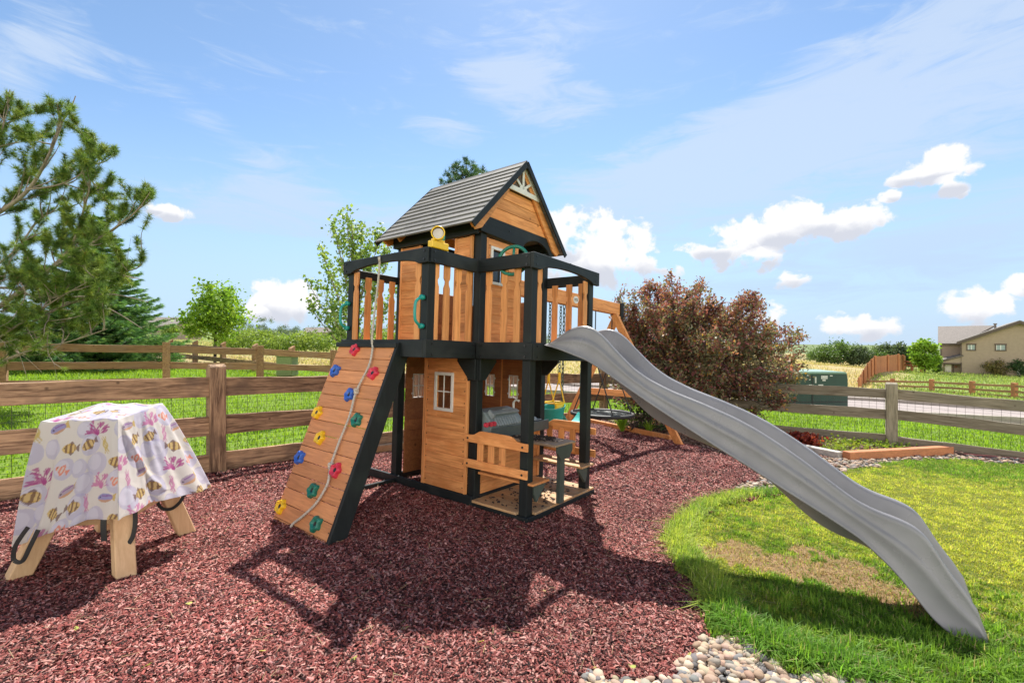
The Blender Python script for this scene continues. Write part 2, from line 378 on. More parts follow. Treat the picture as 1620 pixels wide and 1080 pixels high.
def _tps(X, C):
    d = np.hypot(X[:, None, 0] - C[None, :, 0], X[:, None, 1] - C[None, :, 1]) + 1e-9
    return np.sqrt(d * d + .3)   # multiquadric-like, tame far out
_n = len(CP); _A = np.zeros((_n + 3, _n + 3)); _A[:_n, :_n] = _tps(CP, CP); _A[:_n, _n] = 1; _A[:_n, _n + 1:_n + 3] = CP[:, :2]; _A[_n:, :_n] = _A[:_n, _n:].T
_W = np.linalg.solve(_A, np.concatenate([CP[:, 2], np.zeros(3)]))
def gz(x, y):
    x = np.atleast_1d(np.asarray(x, float)); y = np.atleast_1d(np.asarray(y, float)); sh = x.shape
    X = np.stack([x.ravel(), y.ravel()], 1); out = np.empty(len(X))
    for i in range(0, len(X), 20000):
        q = X[i:i + 20000]; out[i:i + 20000] = _tps(q, CP) @ _W[:_n] + _W[_n] + q @ _W[_n + 1:]
    return out.reshape(sh)
def g1z(x, y): return float(gz(x, y)[0])
def hnoise(x, y, s, seed=0):
    "cheap smooth value noise"
    x = np.asarray(x, float) * s + seed * 17.3; y = np.asarray(y, float) * s - seed * 9.1
    xi, yi = np.floor(x), np.floor(y); fx, fy = x - xi, y - yi; fx = fx * fx * (3 - 2 * fx); fy = fy * fy * (3 - 2 * fy)
    h = lambda a, b: (np.sin(a * 127.1 + b * 311.7 + seed) * 43758.5453) % 1.0
    return (h(xi, yi) * (1 - fx) + h(xi + 1, yi) * fx) * (1 - fy) + (h(xi, yi + 1) * (1 - fx) + h(xi + 1, yi + 1) * fx) * fy
def inpoly(x, y, poly):
    c = np.zeros(np.shape(x), bool); n = len(poly)
    for i in range(n):
        x0, y0 = poly[i]; x1, y1 = poly[(i + 1) % n]
        k = ((y0 > y) != (y1 > y)) & (x < (x1 - x0) * (y - y0) / (y1 - y0 + 1e-12) + x0); c ^= k
    return c
LAWN = [(1.7, .6), (1.62, 2.0), (1.42, 2.13), (1.24, 2.22), (1.13, 2.36), (1.14, 2.6), (1.19, 2.9), (1.16, 3.2), (1.23, 3.6), (1.45, 4.0), (1.81, 4.45), (2.4, 4.8), (3.3, 5.1), (4.35, 6.0), (5.4, 6.75), (6.83, 7.15), (8.3, 6.6), (9.6, 5.6), (9.6, .6)]
PEB1 = [(.1, .6), (.22, 1.98), (.48, 2.09), (.78, 2.15), (.98, 2.27), (1.07, 2.41), (1.13, 2.36), (1.24, 2.22), (1.42, 2.13), (1.62, 2.0), (1.7, .6)]
PEB2 = [(2.3, 4.85), (3.3, 5.1), (4.35, 6.0), (5.4, 6.75), (6.83, 7.15), (8.3, 6.6), (8.2, 7.0), (7.1, 7.5), (4.8, 6.8), (3.6, 6.2), (2.75, 5.45)]
BED = [tuple(PW(5.95, 2.3, 0).xy), tuple(PW(5.06, -.05, 0).xy), (3.4, 6.7), (3.6, 6.2), (4.8, 6.8), (7.1, 7.5), (7.6, 7.72), (2.26, 11.4), (1.2, 10.3)]
BARE = [(1.34, 3.30), (1.45, 3.50), (1.7, 3.46), (1.85, 3.60), (2.1, 3.50), (2.3, 3.42), (2.55, 3.22), (2.72, 2.95), (2.6, 2.62), (2.3, 2.70), (2.1, 2.95), (1.8, 2.92), (1.5, 3.12)]
YARD = [(-6.6, .6), (-6.6, 2.05), (-4.5, 4.15), (-3.4, 5.33), (2.26, 11.4), (6.8, 8.28), (9.6, 6.4), (9.6, .6)]
def zone(x, y):
    "0 outside, 1 mulch, 2 lawn, 3 pebbles, 4 bed, 5 bare"
    jx = x + (hnoise(x, y, 5, 3) - .5) * .22 + (hnoise(x, y, 17, 4) - .5) * .08; jy = y + (hnoise(x, y, 5, 5) - .5) * .22 + (hnoise(x, y, 17, 6) - .5) * .08
    z = np.where(inpoly(x, y, YARD), 1, 0)
    z = np.where((z > 0) & inpoly(jx, jy, BED), 4, z); z = np.where((z > 0) & inpoly(jx, jy, PEB2), 3, z)
    z = np.where((z > 0) & inpoly(jx, jy, LAWN), 2, z); z = np.where((z > 0) & inpoly(jx, jy, PEB1), 3, z)
    z = np.where((z == 2) & inpoly(x + (hnoise(x, y, 4, 51) - .5) * .35 + (hnoise(x, y, 14, 52) - .5) * .22, y + (hnoise(x, y, 4, 53) - .5) * .30 + (hnoise(x, y, 14, 54) - .5) * .20, BARE), 5, z)
    return z
def yz(x, y):  # yard surface
    return gz(x, y) + (hnoise(x, y, 1.1, 1) - .5) * .035 + (hnoise(x, y, 4.5, 2) - .5) * .018
# terrain
ax = np.sinh(np.linspace(-1, 1, 241) * 7.2) / math.sinh(7.2) * 800
gx, gy = np.meshgrid(ax, ax); tz = gz(gx, gy)
rr = np.hypot(gx, gy)
tz = tz + (hnoise(gx, gy, .09, 8) - .5) * np.clip(rr / 60 - .3, 0, 1) * .8
ins = inpoly(gx, gy, YARD); tz = np.where(ins, tz - .06, tz - .012)
gcol = np.zeros(gx.shape + (3,)); gcol[:] = (.13, .20, .025)
dry = np.array((.36, .29, .14)); lush = np.array((.11, .23, .02)); hill = np.array((.20, .27, .06))
def paint(mask, c): gcol[mask] = c
paint((gx + .2 * gy > 8) & (gy > 26), hill)
paint(((gx / np.maximum(gy, 1) < .85) & (gx / np.maximum(gy, 1) > -.05) & (gy > 22)), dry)
paint((gx < -2) & (gy > 21 + .0 * gx) & (gx > -.9 * gy), dry * .9)
paint((gx < -6) & (gy > 30) , np.array((.16, .22, .05)))
paint(rr > 200, np.array((.13, .17, .07)))
V = np.stack([gx, gy, tz], -1).reshape(-1, 3); N = len(ax)
idx = np.arange(N * N).reshape(N, N); F = np.stack([idx[:-1, :-1], idx[:-1, 1:], idx[1:, 1:], idx[1:, :-1]], -1).reshape(-1, 4)
setp(big('ground', V, F, 'terrain', col=gcol.reshape(-1, 3), smooth=True), kind='structure')
# yard sheets
h = .045; xs = np.arange(-6.6, 9.6, h); ys = np.arange(.6, 11.5, h); gx, gy = np.meshgrid(xs, ys)
cz = zone(gx[:-1, :-1] + h / 2, gy[:-1, :-1] + h / 2); zz = yz(gx, gy)
idx = np.arange(gx.size).reshape(gx.shape); F = np.stack([idx[:-1, :-1], idx[:-1, 1:], idx[1:, 1:], idx[1:, :-1]], -1)
V = np.stack([gx, gy, zz], -1).reshape(-1, 3)
for k, nm, mt in ((1, 'mulch_bed', 'mulch'), (2, 'lawn', 'lawn_soil'), (3, 'pebble_bed', 'pebble_soil'), (4, 'planting_bed', 'bed'), (5, 'bare_soil', 'bare_soil')):
    f = F[cz == k]; u, inv = np.unique(f.ravel(), return_inverse=True)
    setp(big(nm, V[u], inv.reshape(-1, 4), mt, smooth=True), kind='structure')
# ------------------------------------------------------------------ road
def strip(name, A, B, mat, dz, n=60, kind='structure'):
    def res(P, m):
        P = np.array(P, float); d = np.r_[0, np.cumsum(np.hypot(*np.diff(P, axis=0).T))]; q = np.linspace(0, d[-1], m)
        return np.stack([np.interp(q, d, P[:, 0]), np.interp(q, d, P[:, 1])], 1)
    a, b = res(A, n), res(B, n); rows = []
    for k in range(9): rows.append(a + (b - a) * k / 8)
    P = np.stack(rows, 0); z = gz(P[..., 0], P[..., 1]) + dz
    Vv = np.concatenate([P, z[..., None]], -1).reshape(-1, 3); ii = np.arange(9 * n).reshape(9, n)
    Ff = np.stack([ii[:-1, :-1], ii[:-1, 1:], ii[1:, 1:], ii[1:, :-1]], -1).reshape(-1, 4)
    return setp(big(name, Vv, Ff, mat, smooth=True), kind=kind)
NE = [(-9, 40), (-4.5, 24), (-2, 19.6), (1.9, 17.0), (6, 14.6), (10, 12.8), (13.3, 11.9), (20, 9.8), (30, 5)]
FE = [(-4.5, 42), (-.5, 27), (.6, 24), (3, 21.8), (8, 20.2), (13.7, 17.6), (16.8, 15.0), (23, 12.6), (34, 8)]
strip('road', NE, FE, 'road', .03)
def kerb(name, P, off, lab):
    a = np.array(P, float); mb = MB()
    for p, q in zip(a[:-1], a[1:]):
        m = max(1, int(np.hypot(*(q - p)) / 1.5))
        for i in range(m):
            u = p + (q - p) * i / m; v = p + (q - p) * (i + 1) / m
            mb.bar((u[0], u[1] + off, g1z(*u) + .07), (v[0], v[1] + off, g1z(*v) + .07), .28, .16)
    setp(mb.build(name, 'kerb'), kind='structure')
kerb('kerb', NE, 0, 'near'); kerb('kerb', FE, 0, 'far')
SW = [(x + .5, y + 1.0) for x, y in FE]; SW2 = [(x + 1.2, y + 2.4) for x, y in FE]
strip('pavement', SW, SW2, 'road', .04)
# ------------------------------------------------------------------ the playset
PS = empty('wooden_playset', 'cedar and black stained wooden playset tower with shingled roof, climbing ramp and grey wave slide', 'playset', PM.translation, PR)
b_, a_, c_, d_, w_, ZB, ZT, ZR, ZRB = .605, 1.238, .632, 1.17, 1.186, 1.347, 1.5, 2.264, 2.142
PT = .085
def dark(name, mb, ax='z', parent=None, bev=.004): return mb.build(name, 'dark_' + ax, parent or PS, bev)
def cedar(name, mb, ax='z', parent=None, bev=.003, mat=None): return mb.build(name, mat or 'cedar_' + ax, parent or PS, bev)
def post(s, t, z0, z1, p=PT):
    return dark('post', MB().box((s, t, z0), (s + p, t + p, z1)), 'z')
# tower posts
post(.035, .0, .0, 2.53); post(.035, w_ - .05, .0, 2.53); post(d_ - .085, .0, .0, 2.53); post(d_ - .085, w_ - .05, .0, 2.53)
# porch posts, full height
post(.036, -c_ + .036, .0, ZR - .012); post(d_ - .121, -c_ + .036, .0, ZR - .014)
# balcony posts, from the deck up
post(-b_ + .036, .036, ZB + .005, ZR - .012); post(-b_ + .036, a_ - .121, ZB + .005, ZR - .075)
# deck beams (outer faces on the traced lines)
def beam(name, a, b, ax, bolts=()):
    o = dark(name, MB().box(a, b), ax)
    return o
bolts = MB()
def bolt(s, t, z, axis, r=.011):
    d = {'s': Vector((-1, 0, 0)), 't': Vector((0, -1, 0)), 'S': Vector((1, 0, 0))}[axis]
    p = Vector((s, t, z)); bolts.tube([p + d * -.003, p + d * .006], r, 8)
beam('deck_beam', (-b_, 0, ZB), (-.0, .035, ZT), 'x')
beam('deck_beam', (-b_, .036, ZB + .002), (-b_ + .035, a_ - .036, ZT - .002), 'y')
beam('deck_beam', (-b_, a_ - .035, ZB), (.0, a_, ZT), 'x')
beam('deck_beam', (0, -c_ + .001, ZB + .001), (.034, -.001, ZT - .001), 'y')
beam('deck_beam', (.035, -c_, ZB), (d_, -c_ + .035, ZT), 'x')
beam('deck_beam', (d_ - .034, -c_ + .036, ZB + .001), (d_, w_, ZT - .001), 'y')
beam('deck_beam', (.001, w_ + .002, ZB), (d_ - .036, w_ + .036, ZT), 'x')
beam('deck_beam', (.002, .086, ZB + .004), (.034, w_ - .052, ZT - .022), 'y')
beam('deck_beam', (.122, .002, ZB + .004), (d_ - .088, .034, ZT - .022), 'x')
for s, t, z in ((-.53, 0, 1.47), (-.53, 0, 1.375), (-.03, 0, 1.47), (-.03, 0, 1.375)): bolt(s, t, z, 't')
for t, z in ((-.06, 1.47), (-.06, 1.375), (-c_ + .07, 1.47), (-c_ + .07, 1.375)): bolt(0, t, z, 's')
for s, z in ((.09, 1.47), (.09, 1.375)): bolt(s, -c_, z, 't')
for s, z in ((-b_ + .07, 2.235), (-b_ + .07, 2.165)): bolt(s, 0, z, 't')
for t, z in ((-c_ + .07, 2.235), (-c_ + .07, 2.165)): bolt(0, t, z, 's')
for s, z in ((.05, 2.235), (.05, 2.165), (d_ - .05, 2.235), (d_ - .05, 2.165), (.6, 2.26)): bolt(s, -c_, z, 't', .009)
# deck floor planks
mb = MB()
for i in range(11):
    y0 = -c_ + .04 + i * .168
    mb.box((.037, y0, ZT - .021), (d_ - .037, y0 + .16, ZT - .003)) if y0 + .16 < w_ else None
for i in range(7):
    y0 = .04 + i * .168
    mb.box((-b_ + .037, y0, ZT - .0205), (.033, y0 + .16, ZT - .0035))
cedar('deck_floor', mb, 'x')
# top rails
def arch_board(L, z0, z1, arch, n=18):
    "side outline of a board L long with an arched underside"
    pts = [(0, z1), (0, z0)]
    for i in range(n + 1):
        u = i / n; x = L * (.10 + .80 * u)
        pts.append((x, z0 + arch * (math.sin(math.pi * min(1, max(0, u))) ** .55)))
    pts += [(L, z0), (L, z1)]
    return pts
dark('top_rail', MB().box((-b_, 0, ZRB), (-.001, .034, ZR)), 'x')
dark('top_rail', MB().box((0, -c_ + .036, ZRB), (.034, -.001, ZR)), 'y')
dark('top_rail', MB().box((-b_ + .036, a_ - .034, ZRB - .02), (.034, a_, ZR - .06)), 'x')
dark('top_rail', MB().box((d_ - .034, -c_ + .036, ZRB), (d_, .0, ZR - .01)), 'y')
def shift(p, du, dv=0): return [(u + du, v + dv) for u, v in p]
poly = arch_board(a_ + .0, ZRB - .005, ZR + .0, .058)
dark('arched_rail', MB().prism(poly, 0, -b_ - .002, -b_ + .033), 'y')
poly = arch_board(d_ + .02, ZRB - .012, ZR + .002, .062)
dark('arched_rail', MB().prism(shift(poly, -.002), 1, -c_ - .002, -c_ + .033), 'x')
# balusters: a slat notched near its top
def slat_outline(wd, z0, z1):
    hw = wd / 2; R_ = [(hw, z0), (hw, z1 - .20), (hw - .014, z1 - .165), (hw - .016, z1 - .14), (hw, z1 - .115), (hw + .001, z1 - .03), (hw, z1)]
    return R_ + [(-x, z) for x, z in reversed(R_)]
def baluster_s(s, t, z0=ZT - .02, z1=ZRB + .01, wd=.07):   # wide along s
    cedar('baluster', MB().prism(shift(slat_outline(wd, z0, z1), s), 1, t - .009, t + .009), 'z', bev=.002)
def baluster_t(s, t, z0=ZT - .02, z1=ZRB + .01, wd=.07):
    cedar('baluster', MB().prism(shift(slat_outline(wd, z0, z1), t), 0, s - .009, s + .009), 'z', bev=.002)
for s in (-.475, -.345, -.205, -.065): baluster_s(s, .046)
for t in (-.105, -.29, -.435): baluster_t(.046, t)
for t in (.165, 1.075): baluster_t(-b_ + .046, t)
for s in (-.345, -.195, -.05): baluster_s(s, a_ - .046, z1=ZRB)
for s in (.158, .975): baluster_s(s, -c_ + .046)
for t in (-.13, -.31, -.46): baluster_t(d_ - .046, t, z1=ZRB + .02)
# braces under the deck
def brace(poly, ax, a, b, axn): dark('brace', MB().prism(poly, ax, a, b), axn)
zb_ = ZB - .001
tri = [(.0, zb_), (.235, zb_), (.235, zb_ - .03), (.08, zb_ - .20), (.0, zb_ - .20)]
brace([(u, z) for u, z in tri], 0, .001, .034, 'y')                        # against t>0
brace([(.035 + u + .0, z) for u, z in tri], 1, .001 - .036, -.002, 'x')
t3 = [(-.001, zb_), (-.20, zb_), (-.20, zb_ - .03), (-.06, zb_ - .17), (-.001, zb_ - .17)]
brace(t3, 0, d_ - .08, d_ - .045, 'y')
# ground frame
dark('base_beam', MB().box((0, .0, .0), (.034, 1.60, .085)), 'y'); dark('base_beam', MB().box((.035, .002, .0), (d_, .034, .082)), 'x')
dark('base_beam', MB().box((d_ - .034, .036, .0), (d_, w_, .085)), 'y'); dark('base_beam', MB().box((.036, w_ - .0, .0), (d_ - .036, w_ + .034, .082)), 'x')
dark('base_beam', MB().box((-1.22, 1.10, -.05), (-.002, 1.135, .05)), 'x')
# walls of horizontal boards
def siding(name, ax, p0, p1, u0, u1, z0, z1, hole=None, pitch=.112, mat='cedar_wall', parent=None):
    "ax 0: boards on plane s, running along t; ax 1: on plane t, running along s"
    mb = MB(); n = max(1, round((z1 - z0) / pitch)); ph = (z1 - z0) / n
    def B(u, v, a, b):
        if v - u < .005 or b - a < .005: return
        e = .006
        if ax == 0: mb.box((p0, u, a), (p1, v, b - e))
        else: mb.box((u, p0, a), (v, p1, b - e))
    for i in range(n):
        a, b = z0 + i * ph, z0 + (i + 1) * ph
        if hole and b > hole[2] and a < hole[3]:
            B(u0, hole[0], a, b); B(hole[1], u1, a, b); B(hole[0], hole[1], a, hole[2]); B(hole[0], hole[1], hole[3], b)
        else: B(u0, u1, a, b)
    pm = (p0 + p1) / 2                                                      # thin backing so the grooves do not show light
    def Bk(u, v, a, b):
        if ax == 0: mb.box((pm - .002, u, a), (pm + .002, v, b))
        else: mb.box((u, pm - .002, a), (v, pm + .002, b))
    if hole: Bk(u0, hole[0], z0, z1); Bk(hole[1], u1, z0, z1); Bk(hole[0], hole[1], z0, hole[2]); Bk(hole[0], hole[1], hole[3], z1)
    else: Bk(u0, u1, z0, z1)
    return mb.build(name, mat, parent or PS, .0025)
def window(parent, ax, p, side, u0, u1, z0, z1, fw=.018, nx=2, nz=2, tabs=False, mat='white'):
    "frame with muntins standing proud of plane p on one side; the panes of these toy windows are open"
    mb = MB(); a, b = sorted((p, p + side * .016)); m0, m1 = sorted((p + side * .002, p + side * .010))
    def B(u, v, z, zz, q0=a, q1=b):
        if ax == 0: mb.box((q0, u, z), (q1, v, zz))
        else: mb.box((u, q0, z), (v, q1, zz))
    B(u0 - fw, u1 + fw, z1, z1 + fw); B(u0 - fw, u1 + fw, z0 - fw, z0); B(u0 - fw, u0, z0, z1); B(u1, u1 + fw, z0, z1)
    mw = .006
    for i in range(1, nx): x = u0 + (u1 - u0) * i / nx; B(x - mw, x + mw, z0, z1, m0, m1)
    for i in range(1, nz):
        z = z0 + (z1 - z0) * i / nz; B(u0, (u0 + (u1 - u0) / nx) - mw, z - mw, z + mw, m0 + .001, m1 - .001)
        for k in range(1, nx): B(u0 + (u1 - u0) * k / nx + mw, u0 + (u1 - u0) * (k + 1) / nx - (mw if k < nx - 1 else 0), z - mw, z + mw, m0 + .001, m1 - .001)
    if tabs:
        for z in (z0 + .03, z1 - .05):
            B(u0 - fw - .014, u0 - fw, z, z + .022); B(u1 + fw, u1 + fw + .014, z, z + .022)
    return mb.build('window_frame', mat, parent, .002)
# lower front panel beside the doorway, facing the ramp
lp = siding('wall_panel', 0, .012, .030, .115, .655, .088, ZB - .004, (.305, .505, .86, 1.175), mat='cedar_y')
window(lp, 0, .011, -1, .305, .505, .86, 1.175, .03)
cedar('corner_board', MB().box((.004, .656, .087), (.032, .700, ZB - .003)), 'z'); cedar('corner_board', MB().box((.004, .087, .087), (.0335, .114, ZB - .21)), 'z')
cedar('trim_board', MB().box((.004, .2, ZB - .05), (.011, .655, ZB - .005)), 'y')
# far wall of the playhouse, seen from inside
fw_ = siding('wall_panel', 1, w_ - .075, w_ - .057, .121, d_ - .087, .088, ZB - .004, (.215, .365, .90, 1.145))
window(fw_, 1, w_ - .076, -1, .215, .365, .90, 1.145, .010, tabs=True)
bw1 = siding('wall_panel', 0, d_ - .060, d_ - .042, .087, .572, .088, ZB - .004, (.345, .455, .90, 1.145))
window(bw1, 0, d_ - .061, -1, .345, .455, .90, 1.145, .010, tabs=True)
bw2 = siding('wall_panel', 0, d_ - .060, d_ - .042, .592, w_ - .078, .088, ZB - .004, (.70, .815, .90, 1.145))
window(bw2, 0, d_ - .061, -1, .70, .815, .90, 1.145, .010, tabs=True)
cedar('trim_board', MB().box((d_ - .066, .573, .088), (d_ - .040, .591, ZB - .004)), 'z')
# half wall under the counter, facing the porch
siding('wall_panel', 1, .006, .022, .121, d_ - .087, .086, .62, mat='cedar_x'); cedar('trim_board', MB().box((d_ - .125, -.004, .086), (d_ - .088, .005, .62)), 'z')
# counter tray and toy kitchen
ct = MB(); ct.box((.125, -.105, .615), (d_ - .087, .16, .635)); ct.box((.123, -.115, .60), (d_ - .085, -.1055, .705)); ct.box((.123, .1605, .60), (d_ - .085, .17, .70))
ct.build('counter', 'grill', PS, .004)
gr = MB(); prof = [(-.095, .705), (-.10, .735), (-.085, .755), (-.055, .80), (-.01, .845), (.10, .865), (.155, .84), (.16, .636), (-.095, .636)]
gr.prism(prof, 0, .135, .62)
tg = gr.build('toy_grill', 'lid_grey', PS, .008)
g2 = MB()
for i in range(9):
    s = .23 + i * .038; g2.bar((s, -.108, .715), (s, -.060, .79), .022, .014)
g2.bar((.20, -.05, .835), (.60, -.05, .835), .05, .016, (0, -.5, 1)); g2.bar((.19, -.085, .80), (.19, -.02, .85), .03, .05)
g2.build('grill_vent', 'grill_light', tg, .003)
kn = MB()
for s in (.06, .12, .17): kn.tube([(s, -.118, .745), (s, -.09, .745)], .022, 10)
kn.build('knob', 'red', tg)
ld = MB(); ld.box((.63, -.09, .706), (.98, .13, .716)); ld.prism([(-.07, .716), (.12, .716), (.12, .745), (-.05, .74)], 0, .72, .93)
sk = ld.build('toy_sink', 'grill_light', PS, .004)
tp = MB(); tp.tube([(.66, .05, .716), (.66, .05, .90), (.66, .02, .93), (.66, -.02, .92)], .012, 8); tp.build('tap', 'white', sk)
tp = MB(); tp.tube([(.90, .04, .745), (.90, .04, .79)], .03, 8); tp.tube([(.87, .04, .80), (.95, .03, .81)], .018, 8); tp.build('tap_handle', 'magenta', sk)
# upper tower: gable front (plane t = 0)
FRZ = 2.53
uf = siding('wall_panel', 1, .004, .020, .150, .585, ZT + .002, 2.50, (.205, .355, 2.09, 2.40), pitch=.095, mat='cedar_x')
window(uf, 1, .003, -1, .205, .355, 2.09, 2.40, .028, nx=1, nz=1)
wd2 = MB(); wd2.box((.206, .0225, 2.09), (.354, .026, 2.40)); wd2.build('window_pane', 'glass_dark', uf)
cedar('corner_board', MB().box((.122, .001, ZT), (.149, .034, 2.50)), 'z'); cedar('corner_board', MB().box((.586, .001, ZT), (.615, .034, 2.50)), 'z')
# dark header with an arched opening to its right
hp = [(.0, 2.53), (.0, 2.60), (.07, 2.69), (1.16, 2.69), (1.24, 2.60), (1.24, 2.52), (1.17, 2.50)]
for i in range(15):
    u = i / 14; hp.append((1.15 - .50 * u, 2.50 + .115 * math.sin(math.pi * u) ** .6))
hp += [(.62, 2.505)]
dark('header', MB().prism(hp, 1, -.030, .0), 'x'); bolt(.05, -.030, 2.60, 't'); bolt(.42, -.030, 2.62, 't', .008)
dark('header', MB().box((-.03, .002, 2.505), (.005, w_ + .04, 2.66)), 'y'); dark('header', MB().box((d_, .002, 2.505), (d_ + .035, w_ + .04, 2.66)), 'y')
dark('header', MB().box((.0, w_ + .002, 2.505), (d_, w_ + .036, 2.66)), 'x')
# inside wall of the opening (dark room behind)
siding('wall_panel', 0, d_ - .045, d_ - .030, .087, w_ - .052, ZT + .002, 2.0); siding('wall_panel', 1, w_ + .010, w_ + .026, .121, d_ - .087, ZT + .002, 2.10)
# upper left side (plane s = 0): two board panels with a doorway between
def panel_s(t0, t1):
    o = siding('wall_panel', 0, .006, .020, t0 + .028, t1 - .028, ZT + .002, 2.50, pitch=.095, mat='cedar_y')
    for t in (t0, t1 - .027): cedar('corner_board', MB().box((.002, t, ZT), (.034, t + .027, 2.502)), 'z')
panel_s(.088, .315); panel_s(.81, w_ - .053)
# gable triangle above the header
RX, RZ, EZ, OV = .59, 3.385, 2.575, .78      # ridge s, ridge z, eave z, half width
RF, RBK = -.095, 1.30                        # roof front and back t
def rake(z): return OV * (RZ - z) / (RZ - EZ)
def gable(t0, t1, name='gable'):
    mb = MB(); z = 2.692; i = 0
    while z < 3.03:
        z2 = min(z + .115, 3.04); e = .055
        mb.add(*(lambda P: (P, [(0, 1, 2, 3), (7, 6, 5, 4), (0, 4, 5, 1), (1, 5, 6, 2), (2, 6, 7, 3), (3, 7, 4, 0)]))(
            [(RX - rake(z) + e, t, z) for t in (t0,)] + [(RX + rake(z) - e, t0, z), (RX + rake(z2) - e, t0, z2 - .004), (RX - rake(z2) + e, t0, z2 - .004)] +
            [(RX - rake(z) + e, t1, z), (RX + rake(z) - e, t1, z), (RX + rake(z2) - e, t1, z2 - .004), (RX - rake(z2) + e, t1, z2 - .004)]))
        z = z2; i += 1
    return mb.build(name, 'cedar_x', PS, .0025)
gb = gable(-.018, -.002); gable(w_ + .02, w_ + .035)
for t0 in (-.050, w_ + .038):
    for sg in (-1, 1):
        P = [(RX + sg * .70, EZ - .025), (RX + sg * .68, EZ - .055), (RX + sg * .60, EZ - .02), (RX + sg * .02, RZ - .145), (RX + sg * .02, RZ - .06), (RX + sg * .745, EZ - .01 + .0)]
        if sg < 0: P = P[::-1]
        cedar('rake_board', MB().prism(P, 1, t0, t0 + .026), 'x')
# sunburst vent, white
vm = MB(); vt0, vt1 = -.066, -.052; vz0, vz1 = 3.035, 3.325
def vbar(p, q, wd, o=0): vm.bar((p[0], (vt0 + vt1) / 2 + o, p[1]), (q[0], (vt0 + vt1) / 2 + o, q[1]), vt1 - vt0 - abs(o), wd)
hwv = .285
vbar((RX - hwv, vz0 + .02), (RX + hwv, vz0 + .02), .05)
vbar((RX - hwv + .02, vz0 + .03), (RX - .01, vz1 - .005), .030, .001); vbar((RX + hwv - .02, vz0 + .03), (RX + .01, vz1 - .005), .030, .0015)
vbar((RX, vz0 + .05), (RX, vz1 - .03), .030, .002)
vbar((RX, vz0 + .05), (RX - .125, vz0 + .135), .026, .0025); vbar((RX, vz0 + .05), (RX + .125, vz0 + .135), .026, .003)
vm.prism([(RX - .07, vz0 + .045), (RX + .07, vz0 + .045), (RX + .04, vz0 + .085), (RX - .04, vz0 + .085)], 1, vt0 + .003, vt1 - .002)
vm.build('sunburst_vent', 'white', gb, .001)
MB().prism([(RX - hwv + .03, vz0 + .04), (RX + hwv - .03, vz0 + .04), (RX, vz1 - .02)], 1, -.044, -.030).build('vent_backing', 'trim', gb)
# roof: lapped boards on two slopes
rl = math.hypot(OV, RZ - EZ); NC = 12
for sg in (-1, 1):
    mb = MB(); ux, uz = sg * OV / rl, -(RZ - EZ) / rl; nx_, nz_ = sg * (RZ - EZ) / rl, OV / rl
    for i in range(NC):
        a, b = rl * i / NC - (.0 if i else 0), rl * (i + 1) / NC + (.012 if i < NC - 1 else 0)
        def P(l, n, t): return (RX + ux * l + nx_ * n, t, RZ - .03 + uz * l + nz_ * n)
        cuts = [RF] + sorted(random.uniform(RF + .3, RBK - .2) for _ in range(1 if i % 3 else 2)) + [RBK]
        for j, (t0, t1) in enumerate(zip(cuts[:-1], cuts[1:])):
            t1 -= .0 if t1 == RBK else .004; dn = random.uniform(-.0015, .0015)
            lo, hi = .004 + dn, .021 + dn
            vs = [P(a, .0, t0), P(b, .007 + dn, t0), P(b, .024 + dn, t0), P(a, .012, t0), P(a, .0, t1), P(b, .007 + dn, t1), P(b, .024 + dn, t1), P(a, .012, t1)]
            mb.add(vs, [(0, 1, 2, 3), (7, 6, 5, 4), (0, 4, 5, 1), (1, 5, 6, 2), (2, 6, 7, 3), (3, 7, 4, 0)])
    rf = mb.build('roof_slope', 'shingle', PS, .0015)
    for t0 in (RF - .016, RBK + .002):
        A = [(RX + ux * l + nx_ * n, RZ - .03 + uz * l + nz_ * n) for l, n in ((.0, -.035), (rl + .008, -.035), (rl + .008, .022), (.0, .022))]
        if sg > 0: A = A[::-1]
        tr_ = MB(); tr_.prism(A, 1, t0, t0 + .014); tr_.build('roof_edge', 'dark_x', rf, .002)
mb = MB(); mb.prism([(RX - .032, RZ - .046), (RX, RZ - .004), (RX + .032, RZ - .046), (RX + .026, RZ - .052), (RX, RZ - .022), (RX - .026, RZ - .052)], 1, RF - .004, RBK + .004)
cedar('ridge_cap', mb, 'y', mat='shingle')
mb = MB()
for t in (-.03, .5, 1.0, 1.24):
    for sg in (-1, 1):
        p = Vector((RX, t, RZ - .085)); q = Vector((RX + sg * (OV - .06), t, EZ - .02)); mb.bar(p, q, .03, .05)
cedar('rafter', mb, 'x')
# ---- climbing ramp
WT = [Vector((-.63, .355, 1.43)), Vector((-.63, 1.225, 1.43))]          # top right, top left
WBm = [Vector((-1.335, .262, -.12)), Vector((-1.335, 1.075, -.12))]
def wall_uv(u, v, off=0):   # u metres from u=0 line (t=.2), v metres down
    L = 1.6256; k = v / L
    tl = WT[0].lerp(WBm[0], k * .96); return Vector((-.63 - .65 * k, .2 + u, 1.43 - 1.49 * k)) + NW * off
NW = Vector((-.91658, 0, .39985))
mb = MB(); npl = 14; Lw = 1.70
for i in range(npl):
    v0, v1 = Lw * i / npl, Lw * (i + 1) / npl - .004
    def ends(v): k = v / 1.64; return .155 - .10 * k, 1.030 - .155 * k
    (r0, l0), (r1, l1) = ends(v0), ends(v1)
    vs = [wall_uv(r0, v0, -.018), wall_uv(l0, v0, -.018), wall_uv(l1, v1, -.018), wall_uv(r1, v1, -.018), wall_uv(r0, v0, 0), wall_uv(l0, v0, 0), wall_uv(l1, v1, 0), wall_uv(r1, v1, 0)]
    mb.add(vs, [(0, 1, 2, 3), (7, 6, 5, 4), (0, 4, 5, 1), (1, 5, 6, 2), (2, 6, 7, 3), (3, 7, 4, 0)])
